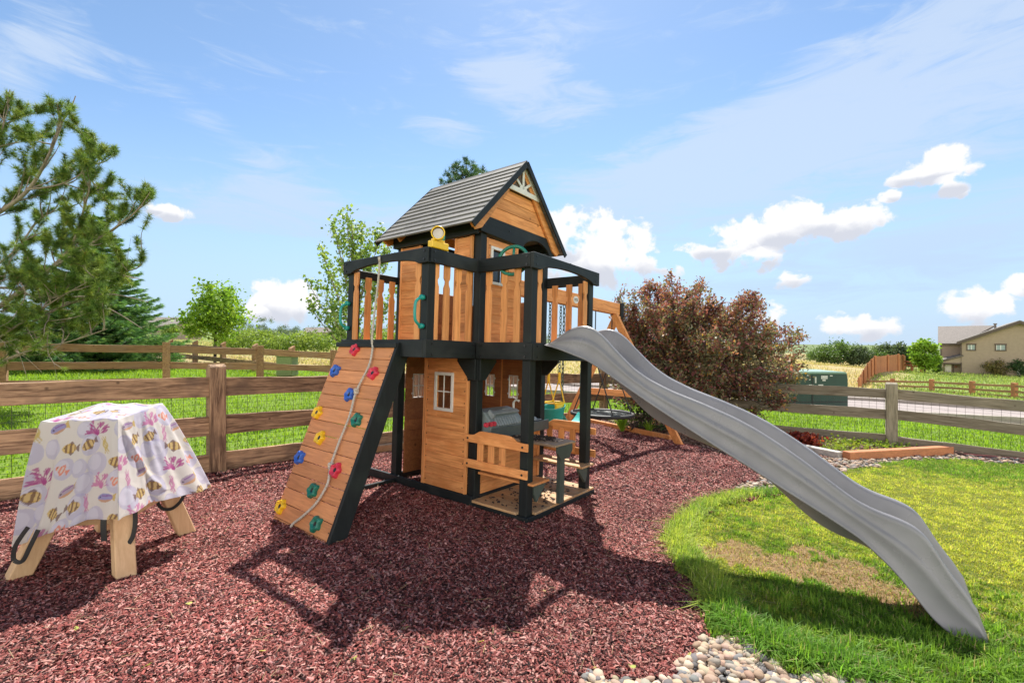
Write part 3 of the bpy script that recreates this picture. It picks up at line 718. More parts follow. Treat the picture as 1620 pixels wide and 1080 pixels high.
MATS['ramp'] = wood('ramp', (.72, .31, .125), (.44, .175, .068), YG, amt=.8, stain=(.56, .24, .105), per=.30)
cw = mb.build('climbing_wall', 'ramp', PS, .003)
for i in range(npl):
    for e in (0, 1):
        nm_ = MB()
        v = Lw * (i + .5) / npl; k = v / 1.64; u = (.155 - .10 * k + .02) if e == 0 else (1.03 - .155 * k - .02)
        nm_.tube([wall_uv(u, v, -.001), wall_uv(u, v, .002)], .005, 6); nm_.build('screw', 'bolt', cw)
for e in (0, 1):
    sb = MB()
    def U(v): k = v / 1.64; return (.155 - .10 * k - .036, .155 - .10 * k - .002) if e == 0 else (1.03 - .155 * k - .034, 1.03 - .155 * k)
    hi = .012 if e == 0 else -.019
    A = [(-.045, hi), (Lw, hi), (Lw, -.135), (.0, -.135), (-.045, -.05)]
    vs = []
    for k_ in (0, 1): vs += [wall_uv(U(v)[k_], v, n) for v, n in A]
    n5 = len(A); sb.add(vs, [tuple(range(n5))[::-1], tuple(range(n5, 2 * n5))] + [(i, (i + 1) % n5, n5 + (i + 1) % n5, n5 + i) for i in range(n5)])
    sb.build('side_board', 'dark_z', cw, .004)
dark('ramp_cap', MB().box((-.655, .325, 1.425), (-.607, 1.245, 1.466)), 'y')
HOLDS = [('red', .717, .038), ('blue', .889, .257), ('red', .302, .254), ('blue', .509, .467), ('yellow', .883, .668), ('green', .271, .671), ('yellow', .68, .877),
         ('blue', .857, 1.077), ('red', .282, 1.088), ('green', .471, 1.285), ('yellow', .827, 1.487), ('green', .258, 1.496)]
def hold_mesh():
    me = bpy.data.meshes.new('climbing_hold'); bm = bmesh.new(); ns, nr = 40, 13; rows = []
    for j in range(nr):
        q = j / (nr - 1); row = []
        for i in range(ns):
            an = 2 * math.pi * i / ns; lob = 1 + .16 * math.cos(5 * an) + .05 * math.sin(3 * an)
            if q < .62: qq = q / .62; r = .056 * (1 - .28 * qq ** 2.2) * (1 + (lob - 1) * (1 - .3 * qq)); hgt = .040 * math.sin(qq * math.pi / 2) ** .8
            else: qq = (q - .62) / .38; r = .0403 * (1 - qq) * (1 + (lob - 1) * .5 * (1 - qq)); hgt = .040 - .020 * math.sin(qq * math.pi / 2)
            row.append(bm.verts.new((r * math.cos(an), r * math.sin(an), hgt)))
        rows.append(row)
    for j in range(nr - 1):
        for i in range(ns):
            f_ = bm.faces.new((rows[j][i], rows[j][(i + 1) % ns], rows[j + 1][(i + 1) % ns], rows[j + 1][i])); f_.material_index = 1 if j >= nr - 3 else 0
    bmesh.ops.remove_doubles(bm, verts=bm.verts, dist=.0004); bmesh.ops.recalc_face_normals(bm, faces=bm.faces)
    bm.to_mesh(me); bm.free(); me.shade_smooth(); return me
hm = {}
for c in ('red', 'blue', 'yellow', 'green'):
    hm[c] = hold_mesh(); hm[c].materials.append(MATS[c]); hm[c].materials.append(MATS['bolt'])
for i, (c, u, v) in enumerate(HOLDS):
    o = bpy.data.objects.new('climbing_hold', hm[c]); COL.objects.link(o); o.parent = cw
    o.location = wall_uv(u, v, -.002); o.rotation_euler = NW.to_track_quat('Z', 'Y').to_euler(); o.rotation_euler.rotate_axis('Z', i * 1.9)
    o['label'] = c + ' rock hold on the ramp'
# rope
rp = [Vector((-.612, .645, 2.21)), Vector((-.62, .65, 2.0)), Vector((-.635, .665, 1.75)), Vector((-.655, .66, 1.50))]
rp += [wall_uv(u, v, .022) for u, v in [(.442, .02), (.39, .192), (.419, .431), (.373, .655), (.371, .873), (.354, 1.064), (.303, 1.197), (.342, 1.353), (.438, 1.471), (.535, 1.56), (.545, 1.60)]]
def spline(P, n=8):
    P = [Vector(p) for p in P]; out = []
    for i in range(len(P) - 1):
        p0, p1, p2, p3 = P[max(i - 1, 0)], P[i], P[i + 1], P[min(i + 2, len(P) - 1)]
        for k in range(n):
            t_ = k / n; out.append(.5 * ((2 * p1) + (p2 - p0) * t_ + (2 * p0 - 5 * p1 + 4 * p2 - p3) * t_ * t_ + (3 * p1 - p0 - 3 * p2 + p3) * t_ ** 3))
    return out + [P[-1]]
sp = spline(rp, 14); mb = MB()
fr = 0
for s3 in range(3):      # three twisted strands
    pts = []; up = Vector((0, 1, 0)); ln = 0
    for i, p in enumerate(sp):
        d = (sp[min(i + 1, len(sp) - 1)] - sp[max(i - 1, 0)]).normalized(); sd = d.cross(up).normalized(); u2 = sd.cross(d)
        if i: ln += (p - sp[i - 1]).length
        an = ln * 70 + s3 * 2.094; pts.append(p + (sd * math.cos(an) + u2 * math.sin(an)) * .0045)
    mb.tube(pts, .0062, 6)
for k in (sp[14 * 6], sp[14 * 9]):
    for q in range(3): mb.tube([k + Vector((math.cos(x) * .017, math.sin(x) * .012 * (1 if q != 1 else .3), (math.sin(x + q * 2.1)) * .016)) for x in np.linspace(0, 6.28, 14)[:-1]], .010, 6, closed=True)
mb.tube([sp[0] + Vector((0, 0, -.01)), sp[0] + Vector((-.01, 0, .035))], .012, 8)
mb.smooth = True; mb.build('climbing_rope', 'rope', PS)
# handles
def handle(t, z0=1.63, z1=1.83):
    s0 = -b_ + .0; pts = [(s0 + .004, t, z0 - .02), (s0 - .03, t + .0, z0), (s0 - .055, t, z0 + .03), (s0 - .062, t, (z0 + z1) / 2), (s0 - .055, t, z1 - .03), (s0 - .03, t, z1), (s0 + .004, t, z1 + .02)]
    m = MB(); m.tube(spline(pts, 5), .0125, 9)
    for z in (z0 - .02, z1 + .02): m.tube([(s0 + .03, t, z), (s0 - .006, t, z)], .022, 10)
    m.smooth = True; o = m.build('grab_handle', 'teal', PS); return o
handle(.075); handle(a_ - .075)
# steering wheel on the porch rail
m = MB(); ctr = Vector((.085, -.345, 2.235)); nrm = Vector((-.90, -.35, .22)).normalized(); e1 = nrm.cross(Vector((0, 0, 1))).normalized(); e2 = nrm.cross(e1)
m.tube([ctr + (e1 * math.cos(x) + e2 * math.sin(x)) * .135 for x in np.linspace(0, 2 * math.pi, 33)[:-1]], .016, 8, closed=True)
for x in (.5, 2.64, -1.57): m.tube([ctr, ctr + (e1 * math.cos(x) + e2 * math.sin(x)) * .14], .012, 8)
m.tube([ctr - nrm * .02, ctr + nrm * .015], .035, 12); m.tube([ctr - nrm * .015, Vector((.05, -.335, 2.17))], .018, 8)
m.smooth = True; m.build('steering_wheel', 'green', PS)
# yellow toy telescope on the balcony rail
m = MB(); m.box((-.575, -.012, ZR + .001), (-.385, .05, ZR + .062)); m.box((-.55, .0, ZR + .0625), (-.42, .04, ZR + .085)); m.box((-.51, .005, ZR + .0855), (-.46, .035, ZR + .11))
tl = m.build('toy_telescope', 'yellow', PS, .006)
dirv = Vector((-.72, -.62, .05)).normalized(); cc = Vector((-.485, .015, ZR + .125))
m = MB(); m.tube([cc - dirv * .075, cc + dirv * .045], [.040, .052], 18, cap=False); m.tube([cc + dirv * .040, cc + dirv * .055], .057, 18, cap=False)
m.tube([cc + dirv * .055 + (lambda a, b: a * math.cos(x) + b * math.sin(x))(dirv.cross(Vector((0, 0, 1))).normalized(), Vector((0, 0, 1))) * .054 for x in np.linspace(0, 2 * math.pi, 25)[:-1]], .006, 6, closed=True)
m.smooth = True; m.build('barrel', 'yellow', tl)
m = MB(); m.tube([cc + dirv * .03, cc + dirv * .04], .045, 16); m.build('lens', 'lens', tl)
m = MB(); m.tube([cc - dirv * .085, cc - dirv * .03], [.045, .050], 14); m.smooth = True; m.build('sleeve', 'mint', tl)
# porch: floor, benches, table
mb = MB(); npk = 10
for i in range(npk):
    s0 = .002 + (d_ - .004) * i / npk; s1 = .002 + (d_ - .004) * (i + 1) / npk - .005
    t0, t1 = -c_ + .0, -.001
    if i == 0: t0 = -c_ + .122; mb.box((s0, -c_, .036), (.034, -c_ + .12, .058)) if False else None
    mb.box((s0, t0, .036), (s1, t1, .058))
mb.build('porch_floor', 'cedar_pale', PS, .003)
dark('porch_frame', MB().box((0, -c_ - .003, -.02), (d_, -c_ + .03, .0345)), 'x'); dark('porch_frame', MB().box((0, -c_ + .031, -.02), (.033, -.001, .034)), 'y'); dark('porch_frame', MB().box((d_ - .034, -c_ + .031, -.02), (d_, -.001, .034)), 'y')
def bench(sgn):
    base = .0 if sgn > 0 else d_
    X = lambda s: base + sgn * s
    sm = MB()
    for k in (0, 1): a, b = sorted((X(.045 + k * .128 if sgn > 0 else .045 + k * .128), X(.045 + k * .128 + .122))); sm.box((a, -.650, .292), (b, -.030, .312))
    st = sm.build('bench_seat', 'cedar_y' if sgn > 0 else 'cedar_pale', PS, .003)
    br = MB(); br.prism([(X(.123), .20), (X(.123), .290), (X(.295), .290), (X(.295), .265), (X(.16), .13)][::int(sgn)], 1, -.615, -.585)
    br.build('bench_bracket', 'dark_faded', st, .003)
    bk = MB(); x0, x1 = sorted((X(-.022), X(-.002))); zt, zm = .640, .40
    if sgn > 0: T0, T1 = -c_ + .002, .085
    else: T0, T1 = -c_ + .002, .06
    Lb = T1 - T0; top = []
    for i in range(25):
        u = i / 24; bump = .045 * (1 / (1 + math.exp(-(u - .20) * 45)) - 1 / (1 + math.exp(-(u - .80) * 45))); top.append((T0 + Lb * u, zt + .012 + bump))
    bk.prism([(T0, zt - .055)] + [(T1, zt - .055)] + top[::-1], 0, x0, x1); bk.prism([(T0, zm - .045), (T1, zm - .045), (T1, zm + .03), (T0, zm + .03)], 0, x0 - .0005, x1 + .0005)
    o = bk.build('bench_backrest', 'cedar_y', st, .003)
    q = MB(); y0, y1 = sorted((X(.0005), X(.018)))
    for u in (.24, .42, .60) if sgn > 0 else (.2, .42, .62): tt = T1 - Lb * u; q.box((y0, tt - .034, zm - .03), (y1, tt + .034, zt - .02))
    q.build('back_slats', 'cedar_z', o, .002)
    for tt in (T0 + .05, T1 - .04):
        for zz_ in (zt - .02, zm - .01): bolt(X(-.022), tt, zz_, 's' if sgn > 0 else 'S', .010)
bench(1); bench(-1)
tb = MB()
for k in range(3): tb.box((.325 + k * .118, -.685, .582), (.325 + k * .118 + .113, -.108, .602))
tt = tb.build('picnic_table', 'table_grey', PS, .003)
m = MB(); m.box((.455, -.665, .059), (.525, -.62, .50)); m.build('leg', 'dark_faded', tt, .003)
m = MB(); m.prism([(.36, .58), (.62, .58), (.62, .53), (.56, .46), (.42, .46), (.36, .53)], 1, -.667 - .022, -.667); m.build('apron', 'dark_faded', tt, .003)
for t_ in (.05, a_ - .05):
    for z_ in (2.235, 2.165): bolt(-b_ - .002, t_, z_, 's', .010)
for i in range(11):
    z_ = .14 + i * .112
    for t_ in (.13, .64): bolt(.012, t_, z_, 's', .0045)
for i in range(10):
    z_ = 1.55 + i * .098
    for s_ in (.165, .57): bolt(s_, .004, z_, 't', .0045)
bolts.build('bolt_heads', 'bolt', PS)
# ---- wave slide
LIP = [(-.636, 1.484), (-.70, 1.522), (-.791, 1.586), (-.88, 1.630), (-.973, 1.650), (-1.04, 1.642), (-1.091, 1.622), (-1.16, 1.575), (-1.311, 1.425), (-1.431, 1.317), (-1.555, 1.238), (-1.732, 1.160), (-1.951, 1.088), (-2.153, 1.012), (-2.294, .945), (-2.445, .855), (-2.565, .775), (-2.722, .660), (-2.804, .603), (-2.892, .565), (-2.998, .540), (-3.079, .508), (-3.128, .458), (-3.176, .36), (-3.222, .283), (-3.285, .204), (-3.31, .152), (-3.345, .03)]
FLG = [(-.636, 1.482), (-.80, 1.44), (-1.041, 1.362), (-1.168, 1.298), (-1.382, 1.171), (-1.63, 1.028), (-1.857, .905), (-2.063, .795), (-2.256, .698), (-2.44, .599), (-2.702, .462), (-2.839, .385), (-2.976, .262), (-3.058, .160), (-3.143, .045), (-3.253, -.026), (-3.345, -.035)]
def interp(T, tt):
    T = sorted(T); return float(np.interp(tt, [p[0] for p in T], [p[1] for p in T]))
SC0 = .462
stn = np.linspace(-.636, -3.345, 150)
zl = np.array([interp(LIP, t_) for t_ in stn]); zf = np.array([interp(FLG, t_) for t_ in stn])
ker = np.hanning(9)[1:-1]; ker /= ker.sum(); sm_ = lambda a: np.r_[a[:3], np.convolve(a, ker, 'valid'), a[-3:]]
zl, zf = sm_(zl), sm_(zf)
rows = []; 
for i, t_ in enumerate(stn):
    u = i / (len(stn) - 1); L_, F_ = zl[i], zf[i]
    bed = min(L_ - .14, F_ + .06); bed = max(bed, F_ + .012)
    if t_ > -1.0: k = (t_ + .636) / (-1.0 + .636); bed = 1.486 * (1 - k) + (min(L_ - .14, F_ + .06)) * k
    if t_ < -3.0: bed = max(.03 * (1 - (t_ + 3.345) / .345 * -1) if False else .028, F_ + .05) if F_ < .2 else bed
    if t_ < -3.25: bed = min(bed, L_ - .01)
    L_ = max(L_, bed + .012)
    bulge = .15 * math.exp(-((t_ + 1.62) / .50) ** 2) + .14 * math.exp(-((t_ + 2.64) / .30) ** 2)
    belly = min(F_ + .03, bed - .012) - bulge
    belly = max(belly, -.03) if t_ < -2.9 else belly
    hgt = L_ - F_; cr = F_ + hgt * .60
    half = [(-.276, F_), (-.279, F_ + min(.008, hgt * .1)), (-.274, F_ + min(.018, hgt * .2)), (-.262, F_ + min(.034, hgt * .3)), (-.262, F_ + hgt * .45), (-.264, cr - min(.010, hgt * .06)), (-.252, cr + .002), (-.244, cr + min(.016, hgt * .08)), (-.243, L_ - min(.035, hgt * .22)), (-.240, L_ - min(.014, hgt * .1)), (-.226, L_), (-.208, L_ - min(.006, hgt * .05)), (-.198, L_ - min(.025, (L_ - bed) * .3)), (-.190, bed + (L_ - bed) * .35), (-.170, bed + (L_ - bed) * .08 + .002), (-.120, bed + .002), (-.05, bed - .001)]
    top = half + [(-x, z) for x, z in reversed(half)]
    und = [(.250, F_ + .004), (.225, F_ + .010), (.185, belly + .02), (.14, belly + .002), (0, belly), (-.14, belly + .002), (-.185, belly + .02), (-.225, F_ + .010), (-.250, F_ + .004)]
    rows.append([(SC0 + x, t_, z) for x, z in top + und])
nr = len(rows[0]); V = np.array(rows).reshape(-1, 3); ii = np.arange(len(rows) * nr).reshape(len(rows), nr)
F = np.stack([ii[:-1], np.roll(ii[:-1], -1, 1), np.roll(ii[1:], -1, 1), ii[1:]], -1).reshape(-1, 4)
sld = big('slide', V, F[:, ::-1], 'slide', PS, smooth=True); sld['label'] = 'grey plastic wave slide running down to the lawn'
# ---- swing beam and A-frame
m = MB(); m.box((d_ + .002, .60, 2.14), (4.36, .70, 2.335)); swb = m.build('swing_beam', 'cedar_x', PS, .005)
m = MB()
for z_, r_ in ((2.255, .001),):
    m.add([(2.83 + .075 * math.cos(x), .594, 2.235 + .055 * math.sin(x)) for x in np.linspace(0, 2 * math.pi, 25)[:-1]] + [(2.83 + .075 * math.cos(x), .5995, 2.235 + .055 * math.sin(x)) for x in np.linspace(0, 2 * math.pi, 25)[:-1]],
          [tuple(range(24))[::-1]] + [(i, (i + 1) % 24, 24 + (i + 1) % 24, 24 + i) for i in range(24)])
m.build('badge', 'white', swb)
m = MB(); m.box((2.78, .590, 2.243), (2.88, .5935, 2.251)); m.box((2.78, .590, 2.222), (2.88, .5935, 2.230)); m.build('badge_lettering', 'black', swb)
dark('beam_bracket', MB().box((4.362, .575, 2.10), (4.47, .725, 2.35)), 'x')
def leg(p, q): m = MB(); m.bar(p, q, .055, .125, (0, .9, .3)); cedar('frame_leg', m, 'z')
leg((4.13, .60, 2.13), (4.72, -.37, -.08)); leg((4.30, .62, 2.13), (4.74, 1.95, -.10))
m = MB(); m.bar((4.60, 1.32, .76), (4.60, .07, .76), .035, .115); cedar('crossbar', m, 'y')
# ------------------------------------------------------------------ swings (hang from the beam, so things of their own)
def swing(name, lab, s, t=.65, z=2.14): return empty(name, lab, 'swing', PW(s, t, z), PR, 'swings under the beam')
def chain(p, q, mat, root, r=.006, ln=.075):
    m = MB(); p, q = Vector(p), Vector(q); d = (q - p); n = max(2, int(d.length / (ln * .72))); d.normalize()
    s1 = Vector((1, 0, 0)) if abs(d.x) < .8 else Vector((0, 1, 0)); s2 = d.cross(s1).normalized(); s1 = s2.cross(d)
    for i in range(n):
        c = p + (q - p) * (i + .5) / n; sd = s1 if i % 2 else s2; pts = []
        for k in range(10):
            x = 2 * math.pi * k / 10; pts.append(c + sd * math.cos(x) * .017 + d * math.sin(x) * ln * .5)
        m.tube(pts, r, 5, closed=True)
    m.smooth = True; return m.build('chain', mat, root)
sw = swing('toddler_swing', 'toddler bucket swing, teal seat with yellow frame and yellow straps', 2.36)
for x in (-.14, .14): chain((x, 0, 0), (x * 1.0, 0, -1.05), 'chain', sw, ln=.06)
m = MB()
for x in (-.14, .14): m.tube([(x, 0, -.98), (x, 0, -1.10)], .022, 8); m.tube([(x, 0, -1.08), (x * .9, .10, -1.40)], .011, 6); m.tube([(x, 0, -1.08), (x * .9, -.10, -1.40)], .011, 6)
m.tube(spline([(-.13, -.10, -1.40), (.13, -.10, -1.40), (.13, .10, -1.40), (-.13, .10, -1.40), (-.13, -.10, -1.40)], 2)[:-1], .012, 6, closed=True)
m.box((-.10, -.115, -1.50), (.10, -.085, -1.405)); m.build('swing_frame', 'yellow', sw, .004)
m = MB()
prof_ = [(.125, -1.74), (.13, -1.66), (.15, -1.55), (.165, -1.47), (.172, -1.45), (.160, -1.45), (.14, -1.56), (.118, -1.70)]
ns = 24; vs = [((r * 1.0) * math.cos(2 * math.pi * k / ns), r * math.sin(2 * math.pi * k / ns), z + (.03 * math.cos(2 * math.pi * k / ns) if r > .14 else 0)) for r, z in prof_ for k in range(ns)]
fs = [(j * ns + k, j * ns + (k + 1) % ns, (j + 1) * ns + (k + 1) % ns, (j + 1) * ns + k) for j in range(len(prof_) - 1) for k in range(ns)] + [tuple(range(ns)), tuple(7 * ns + k for k in range(ns))]
m.add(vs, fs); m.smooth = True; m.build('bucket_seat', 'teal', sw)
sw = swing('belt_swing', 'mint green belt swing on two long green chains, between bucket and round swing', 2.86)
for x in (-.27, .27): chain((x, 0, 0), (x * 1.0, 0, -1.60), 'chain', sw, r=.007, ln=.085)
m = MB(); P = []
for i in range(15): u = -1 + 2 * i / 14; P.append((u * .27, -1.60 - .16 * (1 - u * u)))
for i in range(14):
    (x0, z0), (x1, z1) = P[i], P[i + 1]; w0 = .045 + .045 * (1 - abs(-1 + 2 * i / 14)); w1 = .045 + .045 * (1 - abs(-1 + 2 * (i + 1) / 14))
    m.add([(x0, -w0, z0), (x0, w0, z0), (x1, w1, z1), (x1, -w1, z1), (x0, -w0, z0 - .012), (x0, w0, z0 - .012), (x1, w1, z1 - .012), (x1, -w1, z1 - .012)], [(0, 3, 2, 1), (4, 5, 6, 7), (0, 1, 5, 4), (1, 2, 6, 5), (2, 3, 7, 6), (3, 0, 4, 7)])
m.build('belt_seat', 'mint', sw)
sw = swing('saucer_swing', 'round black saucer swing hung on black ropes at the far end of the beam', 3.86)
zc = -1.68; rr_ = .50
m = MB(); m.tube([(rr_ * math.cos(x), rr_ * math.sin(x), zc) for x in np.linspace(0, 2 * math.pi, 41)[:-1]], .030, 8, closed=True); m.smooth = True; m.build('saucer_rim', 'black', sw)
m = MB()
for k in range(-4, 5):
    y = k * .10; L = math.sqrt(max(0, .48 ** 2 - y * y)); m.bar((-L, y, zc - .01), (L, y, zc - .01), .012, .012); m.bar((y, -L, zc), (y, L, zc), .012, .012)
for r in (.12, .24, .36): m.tube([(r * math.cos(x), r * math.sin(x), zc - .003) for x in np.linspace(0, 2 * math.pi, 25)[:-1]], .007, 5, closed=True)
m.build('saucer_net', 'grill', sw)
m = MB()
for sx_ in (-1, 1):
    top = (sx_ * .30, 0, -.75); m.tube([(sx_ * .30, 0, 0), top], .010, 6); m.tube([(sx_ * .30, 0, -.72), (sx_ * .30, 0, -.80)], .03, 6)
    for sy in (-1, 1): m.tube([top, (sx_ * .34, sy * .365, zc)], .011, 6)
m.build('hanging_ropes', 'black', sw)

# ------------------------------------------------------------------ covered play table on splayed timber legs
g0 = lambda x, y: float(yz(np.array([x]), np.array([y]))[0])
ST = empty('timber_stand', 'pale timber stand on splayed square legs, half hidden under the fish print cover', 'stand', (-2.8, 3.15, g0(-2.8, 3.15)))
sz = ST.location.z
def lw(x, y, z): return (x + 2.8, y - 3.15, z - sz)
FT = [(-2.43, 2.90), (-2.52, 3.60), (-3.06, 2.84), (-3.20, 3.62)]; TP = [(-2.56, 3.02), (-2.66, 3.46), (-2.86, 2.97), (-3.02, 3.5)]
for (fx, fy), (tx, ty) in zip(FT, TP):
    m = MB(); m.bar(lw(fx, fy, g0(fx, fy) - .03), lw(tx, ty, g0(fx, fy) + .55), .105, .105, (.62, .78, 0)); m.build('leg', 'pine_leg', ST, .006)
zt_ = g0(-2.7, 3.2) + .36
m = MB()
for i, j in ((0, 2), (0, 1), (1, 3), (2, 3)):
    def mid(k, z): a = (z - g0(*FT[k])) / .55; return (FT[k][0] + (TP[k][0] - FT[k][0]) * a, FT[k][1] + (TP[k][1] - FT[k][1]) * a, z)
    m.bar(lw(*mid(i, zt_)), lw(*mid(j, zt_)), .04, .085)
m.build('apron_rail', 'pine_leg', ST, .004)
m = MB(); m.box(lw(-3.06, 2.96, sz + .56), lw(-2.54, 3.50, sz + .62)); m.build('tabletop', 'pine_leg', ST, .005)
m = MB(); m.tube([lw(-2.8, 3.23, sz + .62), lw(-2.8, 3.23, sz + .80)], .20, 20); m.build('bowl', 'grill', ST)
def strap(P, wd=.022, nm='strap'):
    m = MB(); P = spline([Vector(lw(*p)) for p in P], 6)
    for a, b in zip(P[:-1], P[1:]): m.bar(a, b, wd, .006, (0.3, -1, .1))
    m.build(nm, 'black', ST)
strap([(-2.87, 2.74, .40), (-2.93, 2.73, .30), (-2.945, 2.73, .215), (-2.90, 2.735, .20), (-2.86, 2.74, .28), (-2.82, 2.75, .38)], .022)
strap([(-2.525, 2.86, .46), (-2.52, 2.85, .36), (-2.515, 2.85, .27)], .03)
strap([(-2.42, 2.96, .50), (-2.405, 2.95, .36), (-2.41, 2.94, .27), (-2.43, 2.93, .22)], .025)
strap([(-2.66, 3.45, .36), (-2.62, 3.44, .27), (-2.55, 3.45, .25), (-2.49, 3.47, .30), (-2.47, 3.50, .38)], .022)
# the printed cover
def make_cover():
    top = np.array([(-2.50, 2.93), (-2.60, 3.44), (-3.08, 3.44), (-3.00, 2.94)])          # front, right, back, left
    ztop = np.array([1.012, 1.035, 1.04, .985])
    hem = np.array([(-2.33, 2.73), (-2.27, 3.52), (-3.35, 3.60), (-3.04, 2.80)]); zh = np.array([.445, .40, .45, .255])
    nu, nv = 640, 230; U = np.linspace(0, 4, nu, endpoint=False); Vv = np.linspace(0, 1, nv)
    P = np.zeros((nv, nu, 3)); cen = top.mean(0); cu = np.floor(U).astype(int) % 4; fu = U - np.floor(U)
    def edge(Q, f): return Q[cu] * (1 - f)[:, None] + Q[(cu + 1) % 4] * f[:, None]
    e_t = edge(top, fu); z_t = ztop[cu] * (1 - fu) + ztop[(cu + 1) % 4] * fu
    e_h = edge(hem, fu); z_h = zh[cu] * (1 - fu) + zh[(cu + 1) % 4] * fu
    pull = np.sin(np.pi * fu) ** 1.0
    e_h = e_h + (cen - e_h) * (pull * .055)[:, None]; z_h = z_h + pull * np.array([.012, .05, .03, .035])[cu]
    dirn = e_h - cen; dirn /= np.linalg.norm(dirn, axis=1)[:, None]
    for j, v in enumerate(Vv):
        if v < .28:
            q = v / .28; xy = cen + (e_t - cen) * q; z = 1.045 + (z_t - 1.045) * q ** 2.2
            z = z - .012 * np.sin(np.pi * q) * (1 + .8 * np.sin(U * 2.1 + 1))
            z = z + .006 * np.sin(xy[:, 0] * 31 + xy[:, 1] * 13)
        else:
            q = (v - .28) / .72; s_ = q ** .92
            xy = e_t + (e_h - e_t) * s_[..., None] if np.ndim(s_) else e_t + (e_h - e_t) * s_
            z = z_t + (z_h - z_t) * q
            rip = (.026 * np.sin(U * 2 * np.pi * 1.5 + .8) + .010 * np.sin(U * 2 * np.pi * 9.3 + 3 * np.sin(U * 3)) * (1 - q) + .014 * np.sin(U * 2 * np.pi * 3.3 + 2 + q * 1.5) + .007 * np.sin(U * 2 * np.pi * 6.1 + q * 3)) * q ** .8
            cr = np.exp(-(np.minimum(fu, 1 - fu) / .035) ** 2) * .018 * q ** .5
            if True:
                fc = .04 + .50 * q; cr = cr + np.where(cu == 0, np.exp(-((fu - fc) / .045) ** 2) * .030 * np.sin(np.pi * min(q * 1.1, 1)) ** .5, 0) - np.where(cu == 0, np.exp(-((fu - fc * .5) / .08) ** 2) * .022 * q, 0)
                fc = .97 - .35 * q; cr = cr + np.where(cu == 3, np.exp(-((fu - fc) / .05) ** 2) * .022 * q, 0) + np.where(cu == 3, np.exp(-((fu - .30 - .1 * q) / .06) ** 2) * .020 * q, 0)
            swag = -.03 * np.sin(np.pi * fu) ** .8 * np.sin(np.pi * q) * 1.0
            xy = xy + dirn * (rip + cr + swag)[:, None]
            z = z + .008 * np.sin(U * 5 + 1) * q
        P[j, :, :2] = xy; P[j, :, 2] = z
    # flat cloth coordinates for the print, metres
    A = np.zeros((nv, nu, 2)); side = np.r_[0, np.cumsum([.62, .66, .62, .62])]
    col = np.zeros((nv, nu, 3)); col[:] = (.64, .60, .56)
    uu = np.broadcast_to((U / 4 * 3.2), (nv, nu)); vv = np.broadcast_to((Vv * .95)[:, None], (nv, nu))
    wid = np.interp(Vv, [0, .28, 1], [.05, .62, 1.0])[:, None]
    r2 = np.random.default_rng(11)
    def blob(cx, cy): 
        k = np.floor(uu / .8); mid = (k + .5) * .8; x = (uu - mid) * wid * (3.4 / 3.2) + mid     # width-corrected within each side
        return x - cx, vv - cy
    def put(mask, c, a=.80): col[mask] = col[mask] * (1 - a) + np.array(c) * a
    def rot(x, y, an): c, s = math.cos(an), math.sin(an); return x * c + y * s, -x * s + y * c
    LAV = (.40, .38, .58); PUR = (.24, .10, .30); YEL = (.60, .40, .08); BRN = (.13, .055, .04); PNK = (.50, .16, .33); ORG = (.70, .19, .08); BLU = (.22, .20, .48)
    def ring(cx, cy, r): x, y = blob(cx, cy); d = np.hypot(x, y); put(d < r, LAV, .58); x2, y2 = x + r * .25, y + r * .15; put((np.hypot(x2, y2) < r * .68), (.62, .60, .68), .6)
    def fish(cx, cy, s, an, body, stripe, tail, clown=False):
        x, y = blob(cx, cy); x, y = rot(x, y, an); x, y = x / s, y / s
        tl_ = (x > .75) & (x < 1.25) & (np.abs(y) < (x - .62) * .75); put(tl_, tail)
        fin = (np.abs(x) < .5) & (np.abs(y) < .82 - np.abs(x - .2) * .9) & (np.abs(y) > .35); put(fin, stripe)
        bd = (x * x / .85 ** 2 + y * y / (.42 + .12 * (not clown)) ** 2) < 1; put(bd, body)
        for q, ww in ((-.42, .11), (.12, .13), (.62, .07)): put(bd & (np.abs(x - q - .10 * y * y) < ww), (.62, .6, .58) if clown else stripe)
        put((np.hypot(x + .62, y + .08) < .07), (.01, .01, .01))
    def tang(cx, cy, s, an, body, tail):
        x, y = blob(cx, cy); x, y = rot(x, y, an); x, y = x / s, y / s
        put((x > .7) & (x < 1.2) & (np.abs(y) < (x - .5) * .6), tail); bd = (x * x / .9 ** 2 + y * y / .45 ** 2) < 1; put(bd, body)
        put(bd & (y > .18), (.55, .30, .12)); put(bd & (np.abs(y + .2) < .07) & (x > -.4), PUR); put(np.hypot(x + .6, y + .05) < .10, (.04, .02, .06))
    def coral(cx, cy, s, c, n=7):
        x, y = blob(cx, cy); x, y = x / s, y / s
        for k in range(n):
            an = -1.15 + 2.3 * k / (n - 1); L = .75 + .25 * ((k * 7) % 3) / 2; dx, dy = math.sin(an), -math.cos(an)
            al = x * dx + y * dy; ac = np.abs(x * dy - y * dx) + .05 * np.sin(al * 9 + k); put((al > 0) & (al < L) & (ac < (.060 * (1.2 - al * .5))), c)
            bx, by = x - dx * L * .55, y - dy * L * .55; a2 = an + (.55 if k % 2 else -.55); ex, ey = math.sin(a2), -math.cos(a2); al = bx * ex + by * ey; put((al > 0) & (al < .38) & (np.abs(bx * ey - by * ex) < .05), c)
    def weed(cx, cy, s, an, c):
        x, y = blob(cx, cy); x, y = rot(x, y, an); x, y = x / s, y / s
        for k in (-1, 0, 1): put((np.abs(y) < 1 - .15 * abs(k)) & (np.abs(x - k * .14 - .05 * np.sin(y * 8 + k)) < .07 * (1 - y * y * .7)), c)
    items = []
    gy_ = np.arange(.08, .97, .125); q = 0
